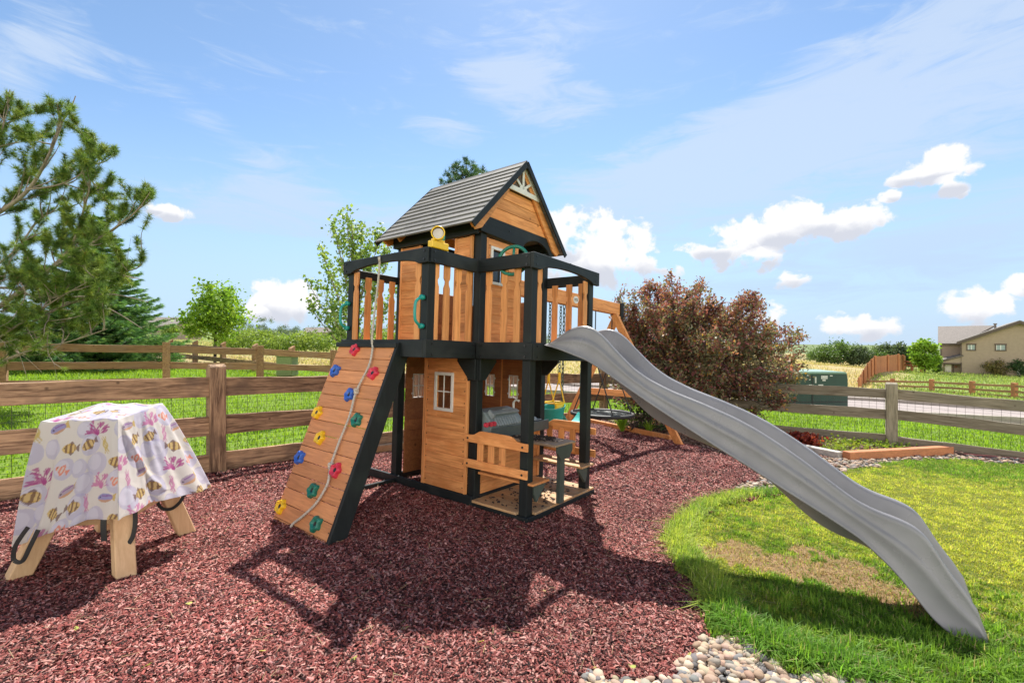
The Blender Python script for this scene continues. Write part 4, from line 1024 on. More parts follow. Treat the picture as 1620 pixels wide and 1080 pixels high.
    for j, cy in enumerate(gy_):
        for i, cx in enumerate(np.arange(.06 + .07 * (j % 2), 3.2, .138)):
            X, Y = cx + r2.uniform(-.025, .025), cy + r2.uniform(-.02, .02)
            q += 1; t_ = (i * 5 + j * 3) % 9
            if t_ in (0, 1, 4, 7, 8): ring(X + .02, Y, r2.uniform(.060, .085))
            if t_ in (1, 5): fish(X, Y, .058, r2.uniform(-.5, .5) + (math.pi if r2.random() < .35 else 0), YEL, BRN, BRN)
            elif t_ == 2: tang(X, Y, .066, r2.uniform(-.5, .3), BLU if r2.random() < .5 else (.33, .25, .34), (.55, .36, .05))
            elif t_ == 3: coral(X, Y + .05, .115, PNK if r2.random() < .6 else (.36, .05, .22))
            elif t_ == 6: weed(X, Y, .072, r2.uniform(-.5, .6), (.50, .36, .07) if r2.random() < .6 else PNK)
            elif t_ == 8: fish(X, Y, .046, r2.uniform(-.6, .6), ORG, ORG, ORG, True)
    hemm = vv > .935; col[hemm] = col[hemm] * .93
    Vt = P.reshape(-1, 3); ii = np.arange(nv * nu).reshape(nv, nu)
    F_ = np.stack([ii[:-1], np.roll(ii[:-1], -1, 1), np.roll(ii[1:], -1, 1), ii[1:]], -1).reshape(-1, 4)
    o = big('fitted_cover', Vt, F_[:, ::-1], 'cloth', col=col.reshape(-1, 3), smooth=True)
    return setp(o, 'white cloth cover printed with tropical fish, coral and lavender bubbles, draped over the timber stand', 'cover')
make_cover()

# ------------------------------------------------------------------ fences
def rail_board(mb, p, q, w_h, th, n=10, wob=.010):
    "rough sawn rail from p to q (top centre line), slightly waney"
    p, q = Vector(p), Vector(q); d = (q - p).normalized(); sd = Vector((-d.y, d.x, 0)).normalized(); vs = []
    ph = random.random() * 9
    for i in range(n + 1):
        u = i / n; c = p.lerp(q, u); a = wob * math.sin(u * 7 + ph) + wob * .5 * math.sin(u * 19 + ph * 2); b = wob * math.sin(u * 5 + ph * 3)
        for s_, z in ((-1, 0 + a), (1, 0 + a * .6), (1, -w_h + b), (-1, -w_h + b * .7)): vs.append(c + sd * s_ * th / 2 + Vector((0, 0, z)))
    fs = [(0, 1, 2, 3), tuple(n * 4 + k for k in (3, 2, 1, 0))]
    for i in range(n):
        for k in range(4): fs.append((i * 4 + k, (i + 1) * 4 + k, (i + 1) * 4 + (k + 1) % 4, i * 4 + (k + 1) % 4))
    mb.add(vs, fs)
def fence(name, label, P, rails, rw, pw, ph, pm, rm, mesh=False, off=0, th=.045, top='flat', ext=.0, group=None, skip_first=False):
    root = empty(name, label, 'fence', (P[0][0], P[0][1], P[0][2]), group=group); O = Vector(P[0])
    for i, p in enumerate(P):
        if skip_first and i == 0: continue
        d = Vector(P[min(i + 1, len(P) - 1)]) - Vector(P[max(i - 1, 0)]); an = math.atan2(d.y, d.x)
        m = MB(); M4 = Matrix.Translation(Vector(p) - O) @ Matrix.Rotation(an + random.uniform(-.02, .02), 4, 'Z'); h = pw / 2
        hh = ph + random.uniform(-.012, .012)
        if top == 'dog':   # bevelled top leaning one way
            pr_ = [(-h, -.3), (h, -.3), (h, hh - .035), (h * .1, hh), (-h * .4, hh), (-h, hh - .03)]; k0 = len(m.v)
            m.prism(pr_, 0, -h, h); m.v[k0:] = [tuple(M4 @ Vector(v)) for v in m.v[k0:]]
        elif top == 'slope':
            pr_ = [(-h, -.3), (h, -.3), (h, hh - .10), (-h, hh)]; k0 = len(m.v); m.prism(pr_, 0, -h, h); m.v[k0:] = [tuple(M4 @ Vector(v)) for v in m.v[k0:]]
        else: m.box((-h, -h, -.3), (h, h, hh), M4)
        m.build('post', pm, root, .008)
    for i in range(len(P) - 1):
        p, q = Vector(P[i]) - O, Vector(P[i + 1]) - O; d = (q - p).normalized(); sd = Vector((-d.y, d.x, 0)).normalized() * off; d = d * ext
        for rz in rails:
            A_, B_ = p + sd + Vector((0, 0, rz)) + d, q + sd + Vector((0, 0, rz)) - d; m = MB(); rail_board(m, (0, 0, 0), ((B_ - A_).length, 0, 0), rw, th); ob = m.build('rail', rm, root, .004)
            ob.location = A_; ob.rotation_euler = (B_ - A_).to_track_quat('X', 'Z').to_euler()
        if mesh:
            m = MB(); L = (q - p).length; ms = sd * mesh; n = int(L / .105)
            for k in range(n + 1):
                c = p.lerp(q, k / n) + ms + Vector((0, 0, 0)); m.bar(c + Vector((0, 0, .04)), c + Vector((0, 0, rails[0] - .03)), .0026, .0026, (1, 0, 0))
            nz = 16; zs = np.linspace(.05, rails[0] - .04, nz)
            for z in zs: m.bar(p + ms * 1.02 + Vector((0, 0, z)), q + ms * 1.02 + Vector((0, 0, z)), .0026, .0026)
            m.build('wire_mesh', 'wire', root)
    return root
def gp(x, y, dz=0): return (x, y, g1z(x, y) + dz)
# near fence, left run: corner at the back, one post in view
dl = Vector((5.66, 6.07)).normalized(); Lp = [(2.26 - dl.x * 2.77 * k, 11.4 - dl.y * 2.77 * k) for k in (5, 4, 3, 2, 1, 0)]
PL = [gp(*p) for p in Lp]; ZREF = CAMZ
PL = [(p[0], p[1], z) for p, z in zip(PL, [.20, .12, .024, -.07, -.21, -.35])]
RL = (1.06, .625, .195)
fence('split_rail_fence', 'weathered brown three rail fence with wire mesh behind the covered stand', PL, RL, .215, .165, 1.22, 'fence_post', 'fence_near', mesh=1.6, off=-.02, top='dog', group='near yard fence')
Rp = [(2.26, 11.4), (4.53, 9.84), (6.80, 8.28), (9.07, 6.72), (11.3, 5.2)]
PRr = [(x, y, z) for (x, y), z in zip(Rp, (-.32, -.31, -.31, -.46, -.6))]
fence('split_rail_fence', 'grey green three rail fence with wire mesh beside the road and utility cabinet', PRr, (.96, .59, .135), .175, .165, 1.07, 'fence_greypost', 'fence_grey', mesh=1.6, off=-.02, top='dog', group='near yard fence', skip_first=True)
# fence across the neighbouring lawn
Q2 = [(-16.6, 7.3, .40), (-14.2, 8.95, .42), (-11.7, 10.6, .43), (-9.2, 12.3, .36), (-7.5, 13.75, .25), (-5.87, 15.2, .10)]
Q2 = [(x, y, z - .0) for x, y, z in Q2]
fence('ranch_fence', 'sunlit brown ranch fence crossing the lawn behind the near fence', Q2, (1.03, .60, .17), .185, .17, 1.12, 'fence_far', 'fence_far', off=-.03, group='fences on the neighbouring lawn')
Q3 = [(-5.87 - 2.04 * k, 15.3 + 1.29 * k) for k in range(8)]; Q3 = [(x, y, .08 + .068 * i) for i, (x, y) in enumerate(Q3)]
fence('ranch_fence', 'brown fence with slanted post tops running back to the young tree', Q3, (1.0, .55, .14), .17, .17, 1.20, 'fence_far', 'fence_near', off=.09, top='slope', group='fences on the neighbouring lawn', skip_first=True)
# fence across the road
def onray(px, py, y): v = at(px, py, y); return v
Q4 = [onray(px, py, y) for px, py, y in ((1368, 617, 37.5), (1412, 618, 35.8), (1474, 620, 34), (1538, 624.5, 31.5), (1605, 629, 29), (1690, 637, 26))]
fence('roadside_fence', 'low orange brown rail fence on the grass bank across the road', [tuple(p) for p in Q4], (.80, .45, .14), .14, .24, .95, 'fence_red', 'fence_far', off=-.05)
# long picket fence climbing the bank
def picket():
    A = [(1358, 617, 34.5), (1372, 602, 40), (1383, 592, 46), (1420, 585.0, 56), (1434, 583, 70)]
    root = empty('tall_picket_fence', 'tall red brown picket fence climbing the far bank towards the house', 'fence', onray(*A[0])); O = root.location.copy()
    pts = [onray(*a) - O for a in A]; hts = (.9, 1.45, 1.75, 1.85, 1.9)
    for i in range(4):
        m = MB(); p, q = pts[i], pts[i + 1]; L = (q - p).length; n = int(L / .34); d = (q - p).normalized(); sd = Vector((-d.y, d.x, 0)).normalized()
        for k in range(n):
            c = p.lerp(q, (k + .5) / n); hh = hts[i] + (hts[i + 1] - hts[i]) * k / n + random.uniform(-.03, .03); m.bar(c + Vector((0, 0, -.1)), c + Vector((0, 0, hh)), .26, .03, sd)
        m.build('pickets', 'fence_red', root)
        m = MB(); h0_, h1_ = hts[i], hts[i + 1]
        for f in (.25, .75): m.bar(p + sd * .05 + Vector((0, 0, h0_ * f)), q + sd * .05 + Vector((0, 0, h1_ * f)), .05, .12)
        m.build('rail', 'fence_red', root)
        for u in (0, .5):
            m = MB(); c = p.lerp(q, u); m.bar(c - sd * .08 + Vector((0, 0, -.2)), c - sd * .08 + Vector((0, 0, (h0_ + (h1_ - h0_) * u) * 1.06)), .16, .16, (0, 1, 0)); m.build('post', 'fence_red', root)
picket()
fence('field_fence', 'short two rail fence joining the picket fence to the bright green tree', [tuple(onray(px, py, y)) for px, py, y in ((1428, 581, 66), (1443, 583, 64), (1458, 585.5, 62))], (1.0, .55), .22, .25, 1.2, 'fence_red', 'fence_red')
# landscape edging
def timber(name, label, cat, p, q, h, wd, mat, dz=0):
    m = MB(); p = Vector(p); q = Vector(q); m.bar((0, 0, h / 2), q - p + Vector((0, 0, h / 2)), wd, h); o = m.build(name, mat, None, .006); o.location = p + Vector((0, 0, dz)); return setp(o, label, cat)
timber('edging_timber', 'long orange brown timber edging the planting bed below the grey fence', 'timber', gp(4.92, 6.80), gp(7.12, 7.52), .15, .12, 'timber', -.02)
timber('edging_block', 'short pale grey concrete edging piece at the left end of the orange timber', 'edging', gp(4.60, 7.55), gp(4.88, 6.86), .13, .12, 'concrete', -.02)
t0_, t1_ = PW(5.03, -.10, -.06), PW(5.95, 2.2, -.06)
timber('edging_timber', 'orange timber lying on the mulch between the swing frame legs', 'timber', t0_, t1_, .115, .07, 'cedar_x', -.0)
t0_, t1_ = gp(-1.9, 6.4), gp(-.2, 8.0)
timber('edging_timber', 'pale timber lying along the fence foot, seen behind the climbing ramp', 'timber', t0_, t1_, .12, .10, 'cedar_pale', -.0)

# ------------------------------------------------------------------ utility cabinets
def cabinet():
    y = 13.6; L = at(1234, 645, y).x; Rr = at(1342, 645, y).x; zb = g1z((L + Rr) / 2, y) - .1; zt = at(1290, 588, y).z; W_ = Rr - L
    root = empty('utility_cabinet', 'large dark green utility cabinet with pale labels by the roadside', 'utility box', ((L + Rr) / 2, y, zb)); H = zt - zb
    m = MB(); m.prism([(-W_ / 2, 0), (W_ / 2, 0), (W_ / 2, H - .22), (W_ / 2 - .03, H - .06), (-W_ / 2 + .03, H - .06), (-W_ / 2, H - .22)], 1, 0, 1.3); m.build('body', 'box_green', root, .02)
    m = MB(); m.prism([(-W_ / 2 - .01, H - .065), (W_ / 2 - .02, H - .065), (W_ / 2 - .10, H), (-W_ / 2 + .12, H + .01)], 1, -.02, 1.32); m.build('lid', 'box_top', root, .015)
    m = MB(); m.box((-.065, -.012, .10), (-.045, -.001, H - .1)); m.box((-W_ / 2 + .02, -.01, .34), (W_ / 2 - .02, -.002, .36)); m.build('door_seam', 'black', root)
    m = MB(); m.box((.015, -.014, H - .33), (.06, -.004, H - .15)); m.build('handle', 'label', root)
    for (x, z, w__, h__) in ((.20, H - .21, .24, .10), (-.22, H - .12, .10, .03), (.46, H - .13, .10, .03), (-.16, H - .42, .16, .05), (.12, H - .44, .18, .07), (.24, H - .27, .12, .05)):
        m = MB(); m.box((x, -.008, z), (x + w__ * .8, -.003, z + h__)); m.build('label_plate', 'label', root)
cabinet()
y = 15.8; v = at(449, 588, y); root = empty('utility_box', 'small yellow green utility box standing between the two ranch fences', 'utility box', (v.x, y, v.z - .15))
m = MB(); m.box((-.27, 0, 0), (.27, .5, .66)); m.build('body', 'box_light', root, .02); m = MB(); m.box((-.29, -.02, .661), (.29, .52, .72)); m.build('lid', 'box_light', root, .015)

# ------------------------------------------------------------------ houses
def house():
    y = 66.0; k = y / 731
    X = lambda px: (px - 1484) * k * .736; Z = lambda py: (590 - py) * k * .96
    O = at(1484, 590, y); root = empty('house', 'two storey tan stucco house with brown trim on the grass rise at the right', 'house', (O.x, O.y, O.z), (0, 0, -.744))
    # main gable volume
    ridge = 1602; prof = [(X(1520), -2), (X(1684), -2), (X(1684), Z(538)), (X(ridge), Z(509)), (X(1520), Z(538))]
    m = MB(); m.prism(prof, 1, 0, 14); m.build('wall', 'stucco', root)
    m = MB(); m.box((X(1488), 2.2, -2), (X(1519.9), 13, Z(541))); m.build('wall', 'stucco2', root)
    m = MB(); m.prism([(X(1487), Z(573)), (X(1519.8), Z(562)), (X(1519.8), Z(574.5)), (X(1487), Z(574.5))], 1, .1, .35); m.box((X(1487), .12, Z(588.5) - 1.5), (X(1492), .35, Z(574.6))); m.build('porch_wall', 'stucco', root)
    rf = MB(); e = .18
    def slope(x0, z0, x1, z1, y0, y1, th=.22):
        rf.add([(x0, y0, z0), (x1, y0, z1), (x1, y1, z1), (x0, y1, z0), (x0, y0, z0 + th), (x1, y0, z1 + th), (x1, y1, z1 + th), (x0, y1, z0 + th)], [(0, 3, 2, 1), (4, 5, 6, 7), (0, 1, 5, 4), (1, 2, 6, 5), (2, 3, 7, 6), (3, 0, 4, 7)])
    slope(X(1513), Z(540.5), X(ridge), Z(508.5), -.6, 14.6); slope(X(ridge), Z(508.5), X(1691), Z(540.5), -.6, 14.6)
    rf.build('roof', 'house_roof', root)
    r2_ = MB(); r2_.add([(X(1484), 1.6, Z(541)), (X(1519), 1.6, Z(541)), (X(1575), 7.5, Z(515) + .35), (X(1484), 7.5, Z(515) + .35), (X(1484), 1.6, Z(541) - .2), (X(1519), 1.6, Z(541) - .2), (X(1575), 7.5, Z(515) + .1), (X(1484), 7.5, Z(515) + .1), (X(1484), 13.5, Z(541)), (X(1519), 13.5, Z(541))],
            [(0, 1, 2, 3), (7, 6, 5, 4), (0, 4, 5, 1), (3, 2, 9, 8), (0, 3, 7, 4), (1, 5, 6, 2)]); r2_.build('roof', 'house_roof', root)
    t_ = MB(); t_.bar((X(1513), -.63, Z(541.3)), (X(ridge), -.63, Z(509.3)), .1, .28); t_.bar((X(ridge), -.62, Z(509.3)), (X(1691), -.62, Z(541.3)), .1, .28)
    t_.bar((X(1482), 0, Z(571.5)), (X(1523), 0, Z(560.5)), .12, .25); t_.box((X(1484), 1.55, Z(542.4)), (X(1514), 1.65, Z(541)))
    t_.box((X(1487.6), 2.1, Z(568)), (X(1489.4), 2.2, Z(541.5))); t_.box((X(1518.5), -.08, Z(561)), (X(1520.6), -.01, Z(539))); t_.box((X(1519), -.08, -.5), (X(1520.6), -.01, Z(572))); t_.box((X(1487), .02, Z(574.8)), (X(1521), .1, Z(572.8)))
    t_.build('fascia', 'trim', root)
    sh_ = MB(); sh_.box((X(1487), 1.0, -1.5), (X(1519.5), 1.9, Z(575))); sh_.build('porch_recess', 'stucco2', root)
    slope2 = MB(); slope2.add([(X(1482), -.1, Z(571)), (X(1523), -.1, Z(560)), (X(1521), 2.2, Z(558)), (X(1486), 2.2, Z(566)), (X(1482), -.1, Z(572)), (X(1523), -.1, Z(561)), (X(1521), 2.2, Z(559)), (X(1486), 2.2, Z(567))], [(0, 1, 2, 3), (7, 6, 5, 4), (0, 4, 5, 1), (0, 3, 7, 4), (1, 5, 6, 2), (2, 6, 7, 3)]); slope2.build('porch_roof', 'house_roof', root)
    dr = MB(); dr.box((X(1495), .85, Z(588.5)), (X(1505), .95, Z(575.6))); dr.build('garage_door', 'house_door', root)
    dr = MB(); dr.box((X(1507), .8, Z(588.5)), (X(1509), .9, Z(575.2))); dr.box((X(1494), .8, Z(575.6)), (X(1508), .9, Z(574.6))); dr.build('door_trim', 'trim', root)
    wr = MB(); wr.tube([(X(1512), .84, Z(579)), (X(1512), .94, Z(579))], .17, 12); wr.build('wreath', 'brown_door', root)
    for (x0, x1) in ((1529.5, 1540), (1570.5, 1583)):
        f_ = MB(); w_0 = 1.2
        f_.box((X(x0 - 2.2), -.10, Z(543.4)), (X(x1 + 2.2), -.01, Z(541.4))); f_.box((X(x0 - 1.8), -.10, Z(552.6)), (X(x1 + 1.8), -.01, Z(551))); f_.box((X(x0 - 1.6), -.095, Z(551)), (X(x0), -.01, Z(543.4))); f_.box((X(x1), -.095, Z(551)), (X(x1 + 1.6), -.01, Z(543.4)))
        o = f_.build('window_frame', 'trim', root); p_ = MB(); p_.box((X(x0), -.05, Z(551)), (X(x1), -.012, Z(543.4))); p_.build('pane', 'pane', o)
        p_ = MB(); p_.box((X((x0 + x1) / 2) - .04, -.07, Z(551)), (X((x0 + x1) / 2) + .04, -.051, Z(543.4))); p_.box((X(x0), -.068, Z(551)), (X(x0) + .06, -.052, Z(543.4))); p_.build('mullion', 'white', o)
    f_ = MB(); f_.box((X(1599), -.09, Z(590)), (X(1603), -.01, Z(574))); f_.build('window_frame', 'white', root)
    c_ = MB(); c_.tube([(X(1572), 3, Z(519)), (X(1572), 3, Z(509.5))], .12, 8); c_.tube([(X(1572), 3, Z(510.5)), (X(1572), 3, Z(509))], .2, 8); c_.build('flue', 'house_roof', root)
    for px in (1502, 1509): v_ = MB(); v_.box((X(px) - .12, 3.55, Z(535) + .0), (X(px) + .12, 3.85, Z(531.6))); v_.build('roof_vent', 'trim', root)
house()
def cottage(px, py, y, W_, H, label, rot=0.3, roofm='house_roof', wall='stucco'):
    O = at(px, py, y); root = empty('distant_house', label, 'house', tuple(O), (0, 0, rot), 'far houses')
    m = MB(); D = W_ * .8; m.prism([(-D / 2, -3), (D / 2, -3), (D / 2, H), (0, H + D * .28), (-D / 2, H)], 0, -W_ / 2, W_ / 2); m.build('wall', wall, root)
    m = MB()
    for sg in (-1, 1): m.bar((-W_ / 2 - .4, sg * D / 4 * 1.06, H + D * .145), (W_ / 2 + .4, sg * D / 4 * 1.06, H + D * .145), D * .62, .25, (0, sg * .5, 1))
    m.build('roof', roofm, root)
    for x in (-W_ * .25, W_ * .25): m = MB(); m.box((x - .6, -D / 2 - .08, H * .35), (x + .6, -D / 2 - .01, H * .75)); m.build('window', 'glass_dark', root)
cottage(286, 531, 95, 6.2, 1.9, 'far tan cottage with low roof left of the young round tree', -.5)
cottage(252, 524, 130, 10, 1.6, 'far pale low roofed house showing beside the spruce tip', .15)
cottage(222, 522, 150, 9, 2.2, 'far house mostly hidden behind the spruce branches', -.2)
cottage(505, 533, 160, 8, 1.4, 'far grey roofed house just above the hedge', .2)
# ------------------------------------------------------------------ trees and shrubs
def merge(parts):
    Vs, Fs, Cs, o = [], [], [], 0
    for V_, F_, C_ in parts: Vs.append(V_); Fs.append(F_ + o); Cs.append(C_); o += len(V_)
    return np.concatenate(Vs), np.concatenate(Fs), np.concatenate(Cs)
LIMIT = None      # optional outline a crown keeps inside
def grow(p, d, L, r, depth, mb, tips, spread=.6, up=.15, nkid=(2, 4), shrink=.7, bend=.25, n=5, rs=random):
    "recursive limb; records twig points in tips"
    if LIMIT is not None and not LIMIT(Vector(p) + Vector(d).normalized() * L * .8): return
    p = Vector(p); d = Vector(d).normalized(); pts = [p.copy()]; rad = [r]
    for i in range(n):
        d = (d + Vector((rs.gauss(0, bend), rs.gauss(0, bend), rs.gauss(0, bend) + up)) * .35).normalized(); p = p + d * L / n; pts.append(p.copy()); rad.append(r * (1 - .45 * (i + 1) / n))
    if r > .004: mb.tube(pts, rad, 6 if r > .02 else 4, cap=False)
    if depth <= 0:
        for q in pts[1:]: tips.append(q)
        return
    if depth <= 1:
        for q in pts[2:]: tips.append(q)
    for k in range(rs.randint(*nkid)):
        i = rs.randint(max(1, n // 3), n); q = pts[i]; nd = (d + Vector((rs.gauss(0, spread), rs.gauss(0, spread), rs.gauss(0, spread * .7)))).normalized()
        grow(q, nd, L * shrink * rs.uniform(.75, 1.15), rad[i] * .65, depth - 1, mb, tips, spread, up, nkid, shrink, bend, n, rs)
    grow(pts[-1], d, L * shrink, rad[-1] * .9, depth - 1, mb, tips, spread, up, nkid, shrink, bend, n, rs)
def tree(name, label, cat, base, trunk_mb, trunk_mat, leaves, leaf_mat='leaf', group=None, crown='crown'):
    root = empty(name, label, cat, tuple(base), group=group)
    if trunk_mb is not None: o = trunk_mb.build('trunk', trunk_mat, None, smooth=True); o.parent = root; o.matrix_parent_inverse = Matrix.Translation(-Vector(base))
    V_, F_, C_ = leaves; o = big(crown, V_, F_, leaf_mat, col=C_); o.parent = root; o.matrix_parent_inverse = Matrix.Translation(-Vector(base))
    return root
def tuft(tips, n, L, wd, pal, dirs=None, spread=1.0):
    "needle fans: thin triangles radiating from each tip"
    T = np.repeat(np.array([tuple(t) for t in tips]), n, 0); m = len(T); a = unit(m) * spread
    if dirs is not None: a += np.repeat(dirs, n, 0)
    a /= np.linalg.norm(a, axis=1)[:, None]; b = np.cross(a, unit(m)); b /= np.linalg.norm(b, axis=1)[:, None]
    l = L * rng.uniform(.6, 1.15, (m, 1)); V_ = np.stack([T - b * wd / 2, T + b * wd / 2, T + a * l], 1).reshape(-1, 3)
    c = np.repeat(pick(pal, len(tips), .25), n, 0) * rng.uniform(.85, 1.15, (m, 1)); return V_, np.arange(3 * m).reshape(m, 3), np.repeat(c, 3, 0)
# big pine whose trunk stands left of the frame
def pine_big():
    global LIMIT
    ys = [140, 165, 200, 235, 270, 305, 340, 370, 400, 430, 470, 500, 530, 560]; xs_ = [18, 128, 125, 185, 205, 250, 248, 220, 228, 225, 190, 165, 140, 110]
    def LIM(p):
        px, py = 810 + 731 * p.x / p.y, 540 - 731 * (p.z - CAMZ) / p.y
        return py > 146 and px < np.interp(py, ys, xs_)
    LIMIT = LIM
    rs = random.Random(3); mb = MB(); tips = []
    base = Vector((-13.2, 9.4, g1z(-13.2, 9.4)))
    mb.tube([base, base + Vector((.1, 0, 2)), base + Vector((.0, .1, 4.5)), base + Vector((.3, 0, 7.5))], [.24, .20, .15, .06], 10)
    def limb(P, r0, r1, y0, y1, kids, L, dep=2, up=.1):
        P = [at(px, py, y0 + (y1 - y0) * i / (len(P) - 1)) for i, (px, py) in enumerate(P)]; pts = spline(P, 6); n = len(pts)
        mb.tube(pts, list(np.linspace(r0 * .62, r1 * .7, n)), 7, cap=False)
        for k in range(kids):
            i = int(n * (.15 + .85 * (k + rs.random()) / kids)); i = min(i, n - 1); d = (pts[min(i + 1, n - 1)] - pts[i - 1]).normalized()
            nd = (d * .8 + Vector((rs.gauss(0, .6), rs.gauss(0, .6), rs.gauss(.25, .5)))).normalized()
            grow(pts[i], nd, L * rs.uniform(.6, 1.2), .016, dep, mb, tips, .55, .22, (1, 2), .68, .3, 4, rs)
        tips.append(pts[-1])
    limb([(-190, 420), (-60, 365), (0, 335), (45, 300), (75, 250), (100, 190), (112, 165)], .09, .012, 9.4, 9.0, 22, .48)
    limb([(0, 335), (-10, 270), (5, 200), (15, 165)], .03, .010, 9.2, 9.3, 8, .45)
    limb([(45, 300), (100, 290), (150, 260), (165, 232)], .03, .010, 9.1, 9.4, 9, .45)
    limb([(-190, 560), (-60, 520), (20, 470), (80, 425), (115, 385), (138, 310), (150, 235)], .10, .012, 9.4, 8.8, 30, .48)
    limb([(80, 425), (130, 395), (175, 365), (215, 335), (238, 303)], .04, .009, 9.0, 8.5, 12, .42)
    limb([(60, 440), (110, 445), (165, 435), (215, 425), (228, 410)], .03, .009, 9.0, 9.4, 9, .42)
    limb([(-190, 600), (-50, 560), (40, 515), (110, 480), (170, 465), (235, 478)], .06, .010, 9.6, 9.0, 14, .42)
    limb([(-150, 500), (-40, 440), (20, 400), (60, 350), (95, 330)], .05, .010, 9.8, 9.9, 12, .5)
    limb([(-150, 300), (-60, 250), (-10, 210), (20, 190)], .05, .010, 9.5, 9.6, 10, .5)
    limb([(-190, 640), (-60, 600), (30, 560), (110, 540), (170, 520)], .05, .010, 9.4, 9.0, 14, .42)
    limb([(-120, 480), (0, 455), (60, 470), (130, 470), (185, 495), (225, 520)], .05, .010, 9.2, 9.5, 16, .40)
    limb([(-120, 600), (-20, 545), (50, 500), (95, 470), (150, 440)], .05, .010, 9.0, 8.6, 16, .40)
    for k in range(26):      # boughs round the trunk itself
        z_ = 1.6 + 5.6 * k / 26; an = k * 2.4; L_ = 1.5 * (1 - .09 * z_); q_ = base + Vector((math.cos(an), math.sin(an), .25)) * L_ + Vector((0, 0, z_)); mb.tube([base + Vector((0, 0, z_)), q_], [.035, .012], 5, cap=False)
        _L = LIMIT; LIMIT = None
        grow(base.lerp(q_, 1.0), (math.cos(an), math.sin(an), .3), .5, .014, 2, mb, tips, .6, .2, (1, 2), .7, .3, 4, rs); LIMIT = _L
    # bare lower twigs
    tw = []
    for k in range(46):
        p = at(rs.uniform(-40, 190), rs.uniform(430, 545), rs.uniform(8.7, 9.6)); grow(p, (rs.uniform(.2, 1), rs.gauss(0, .4), rs.gauss(-.05, .35)), rs.uniform(.5, 1.0), .010, 1, mb, tw, .6, .1, (1, 3), .6, .45, 4, rs)
    tips = tips + [t for t in tw if rs.random() < .22]; tips = [t for t in tips if LIM(t)]; LIMIT = None
    tp = np.array([tuple(t) for t in tips]); keep = rng.random(len(tp)) < .95; tp = tp[keep]; print('pine tips', len(tp))
    pal = [(.12, .20, .04), (.17, .25, .045), (.09, .155, .035), (.24, .30, .055)]
    a = tuft(tp, 44, .13, .0080, pal, np.tile((.15, 0, .35), (len(tp), 1)))
    sel = tp[rng.random(len(tp)) < .045]; bpal = [(.30, .15, .05), (.26, .18, .07)]; b = tuft(sel, 20, .09, .008, bpal)
    tree('pine_tree', 'large open pine reaching in from the left edge with long bare lower twigs', 'tree', base, mb, 'bark_pale', merge([a, b]), 'needle')
pine_big()
# blue green spruce behind the brown fence
def spruce(name, label, base, H, Rb, pal, nwh=26, dens=1.0, low=.04, seed=1, top=1.0):
    rs = random.Random(seed); mb = MB(); base = Vector(base); mb.tube([base - Vector((0, 0, .3)), base + Vector((0, 0, H * .5)), base + Vector((0, 0, H))], [H * .018, H * .012, .01], 8)
    P, D = [], []
    for j in range(nwh):
        f = low + (1 - low) * (j / nwh) ** 1.02; z = H * f; L0 = Rb * (1 - f) ** .85 + .10; nb = max(5, int(11 * (1 - f) + 5))
        for k in range(nb):
            an = 2 * math.pi * (k + rs.random() * .7) / nb + j; L = L0 * rs.uniform(.72, 1.14); dz = -.10 - .10 * rs.random(); d = Vector((math.cos(an), math.sin(an), dz)); pts = []
            for i in range(7): u = i / 6; pts.append(base + Vector((0, 0, z)) + Vector((d.x * L * u, d.y * L * u, L * (dz * u + .22 * u * u * u))))
            mb.tube(pts, list(np.linspace(.012 + .01 * L, .004, 7)), 4, cap=False)
            sd = Vector((-d.y, d.x, 0)).normalized()
            for i in range(1, 7):
                u = i / 6; m_ = int((6 + 10 * L * u) * dens)
                for q in range(m_):
                    w_s = rs.uniform(-1, 1) * .34 * L * (1.12 - u) ** .7 * (.5 + u * .6); c = pts[i].lerp(pts[i - 1], rs.random()) + sd * w_s + Vector((0, 0, -abs(w_s) * .22 + rs.gauss(0, .02))); P.append(tuple(c)); dd = (d * .8 + sd * (1 if w_s > 0 else -1) * .7); D.append((dd.x, dd.y, -.10))
    P = np.array(P); D = np.array(D); print(name, len(P))
    return tree(name, label, 'tree', base, mb, 'bark_dark', tuft(P, 9, .17, .014, pal, D * 1.4, .55), 'needle')
bx = at(148, 600, 16.5)
spruce('spruce_tree', 'broad dark green spruce with layered boughs just behind the brown ranch fence', (bx.x, 16.5, g1z(bx.x, 16.5) - .05), 5.6, 2.75, [(.11, .24, .07), (.15, .31, .09), (.26, .42, .10), (.08, .18, .07)], 30, 1.7)
# tall pine behind the roof
def tip_pine():
    y = 19; bx = at(738, 500, y); base = Vector((bx.x, y, g1z(bx.x, y))); top = at(735, 252, y).z - base.z; mb = MB(); rs = random.Random(8)
    mb.tube([base - Vector((0, 0, .3)), base + Vector((0, 0, top * .6)), base + Vector((0, 0, top * .97))], [.16, .11, .02], 8)
    P = []
    for i in range(170):
        z = top - 2.6 * rs.random() ** .8; R_ = min(1.15, .25 + (top - z) * .95); an = rs.uniform(0, 6.28); r = R_ * rs.random() ** .5; e = base + Vector((math.cos(an) * r, math.sin(an) * r, z - .15 * rs.random()))
        mb.tube([base + Vector((0, 0, z - .5)), e], [.018, .006], 4, cap=False)
        for k in range(5): P.append(tuple(e + Vector((rs.gauss(0, .07), rs.gauss(0, .07), rs.uniform(-.1, .14)))))
    P = np.array(P); tree('pine_tree', 'distant pine with only its dark tip showing above the playhouse roof', 'tree', base, mb, 'bark_dark', tuft(P, 26, .20, .016, [(.07, .14, .05), (.05, .11, .045), (.11, .19, .07), (.04, .08, .035)], np.tile((0, 0, .5), (len(P), 1))), 'needle')
tip_pine()
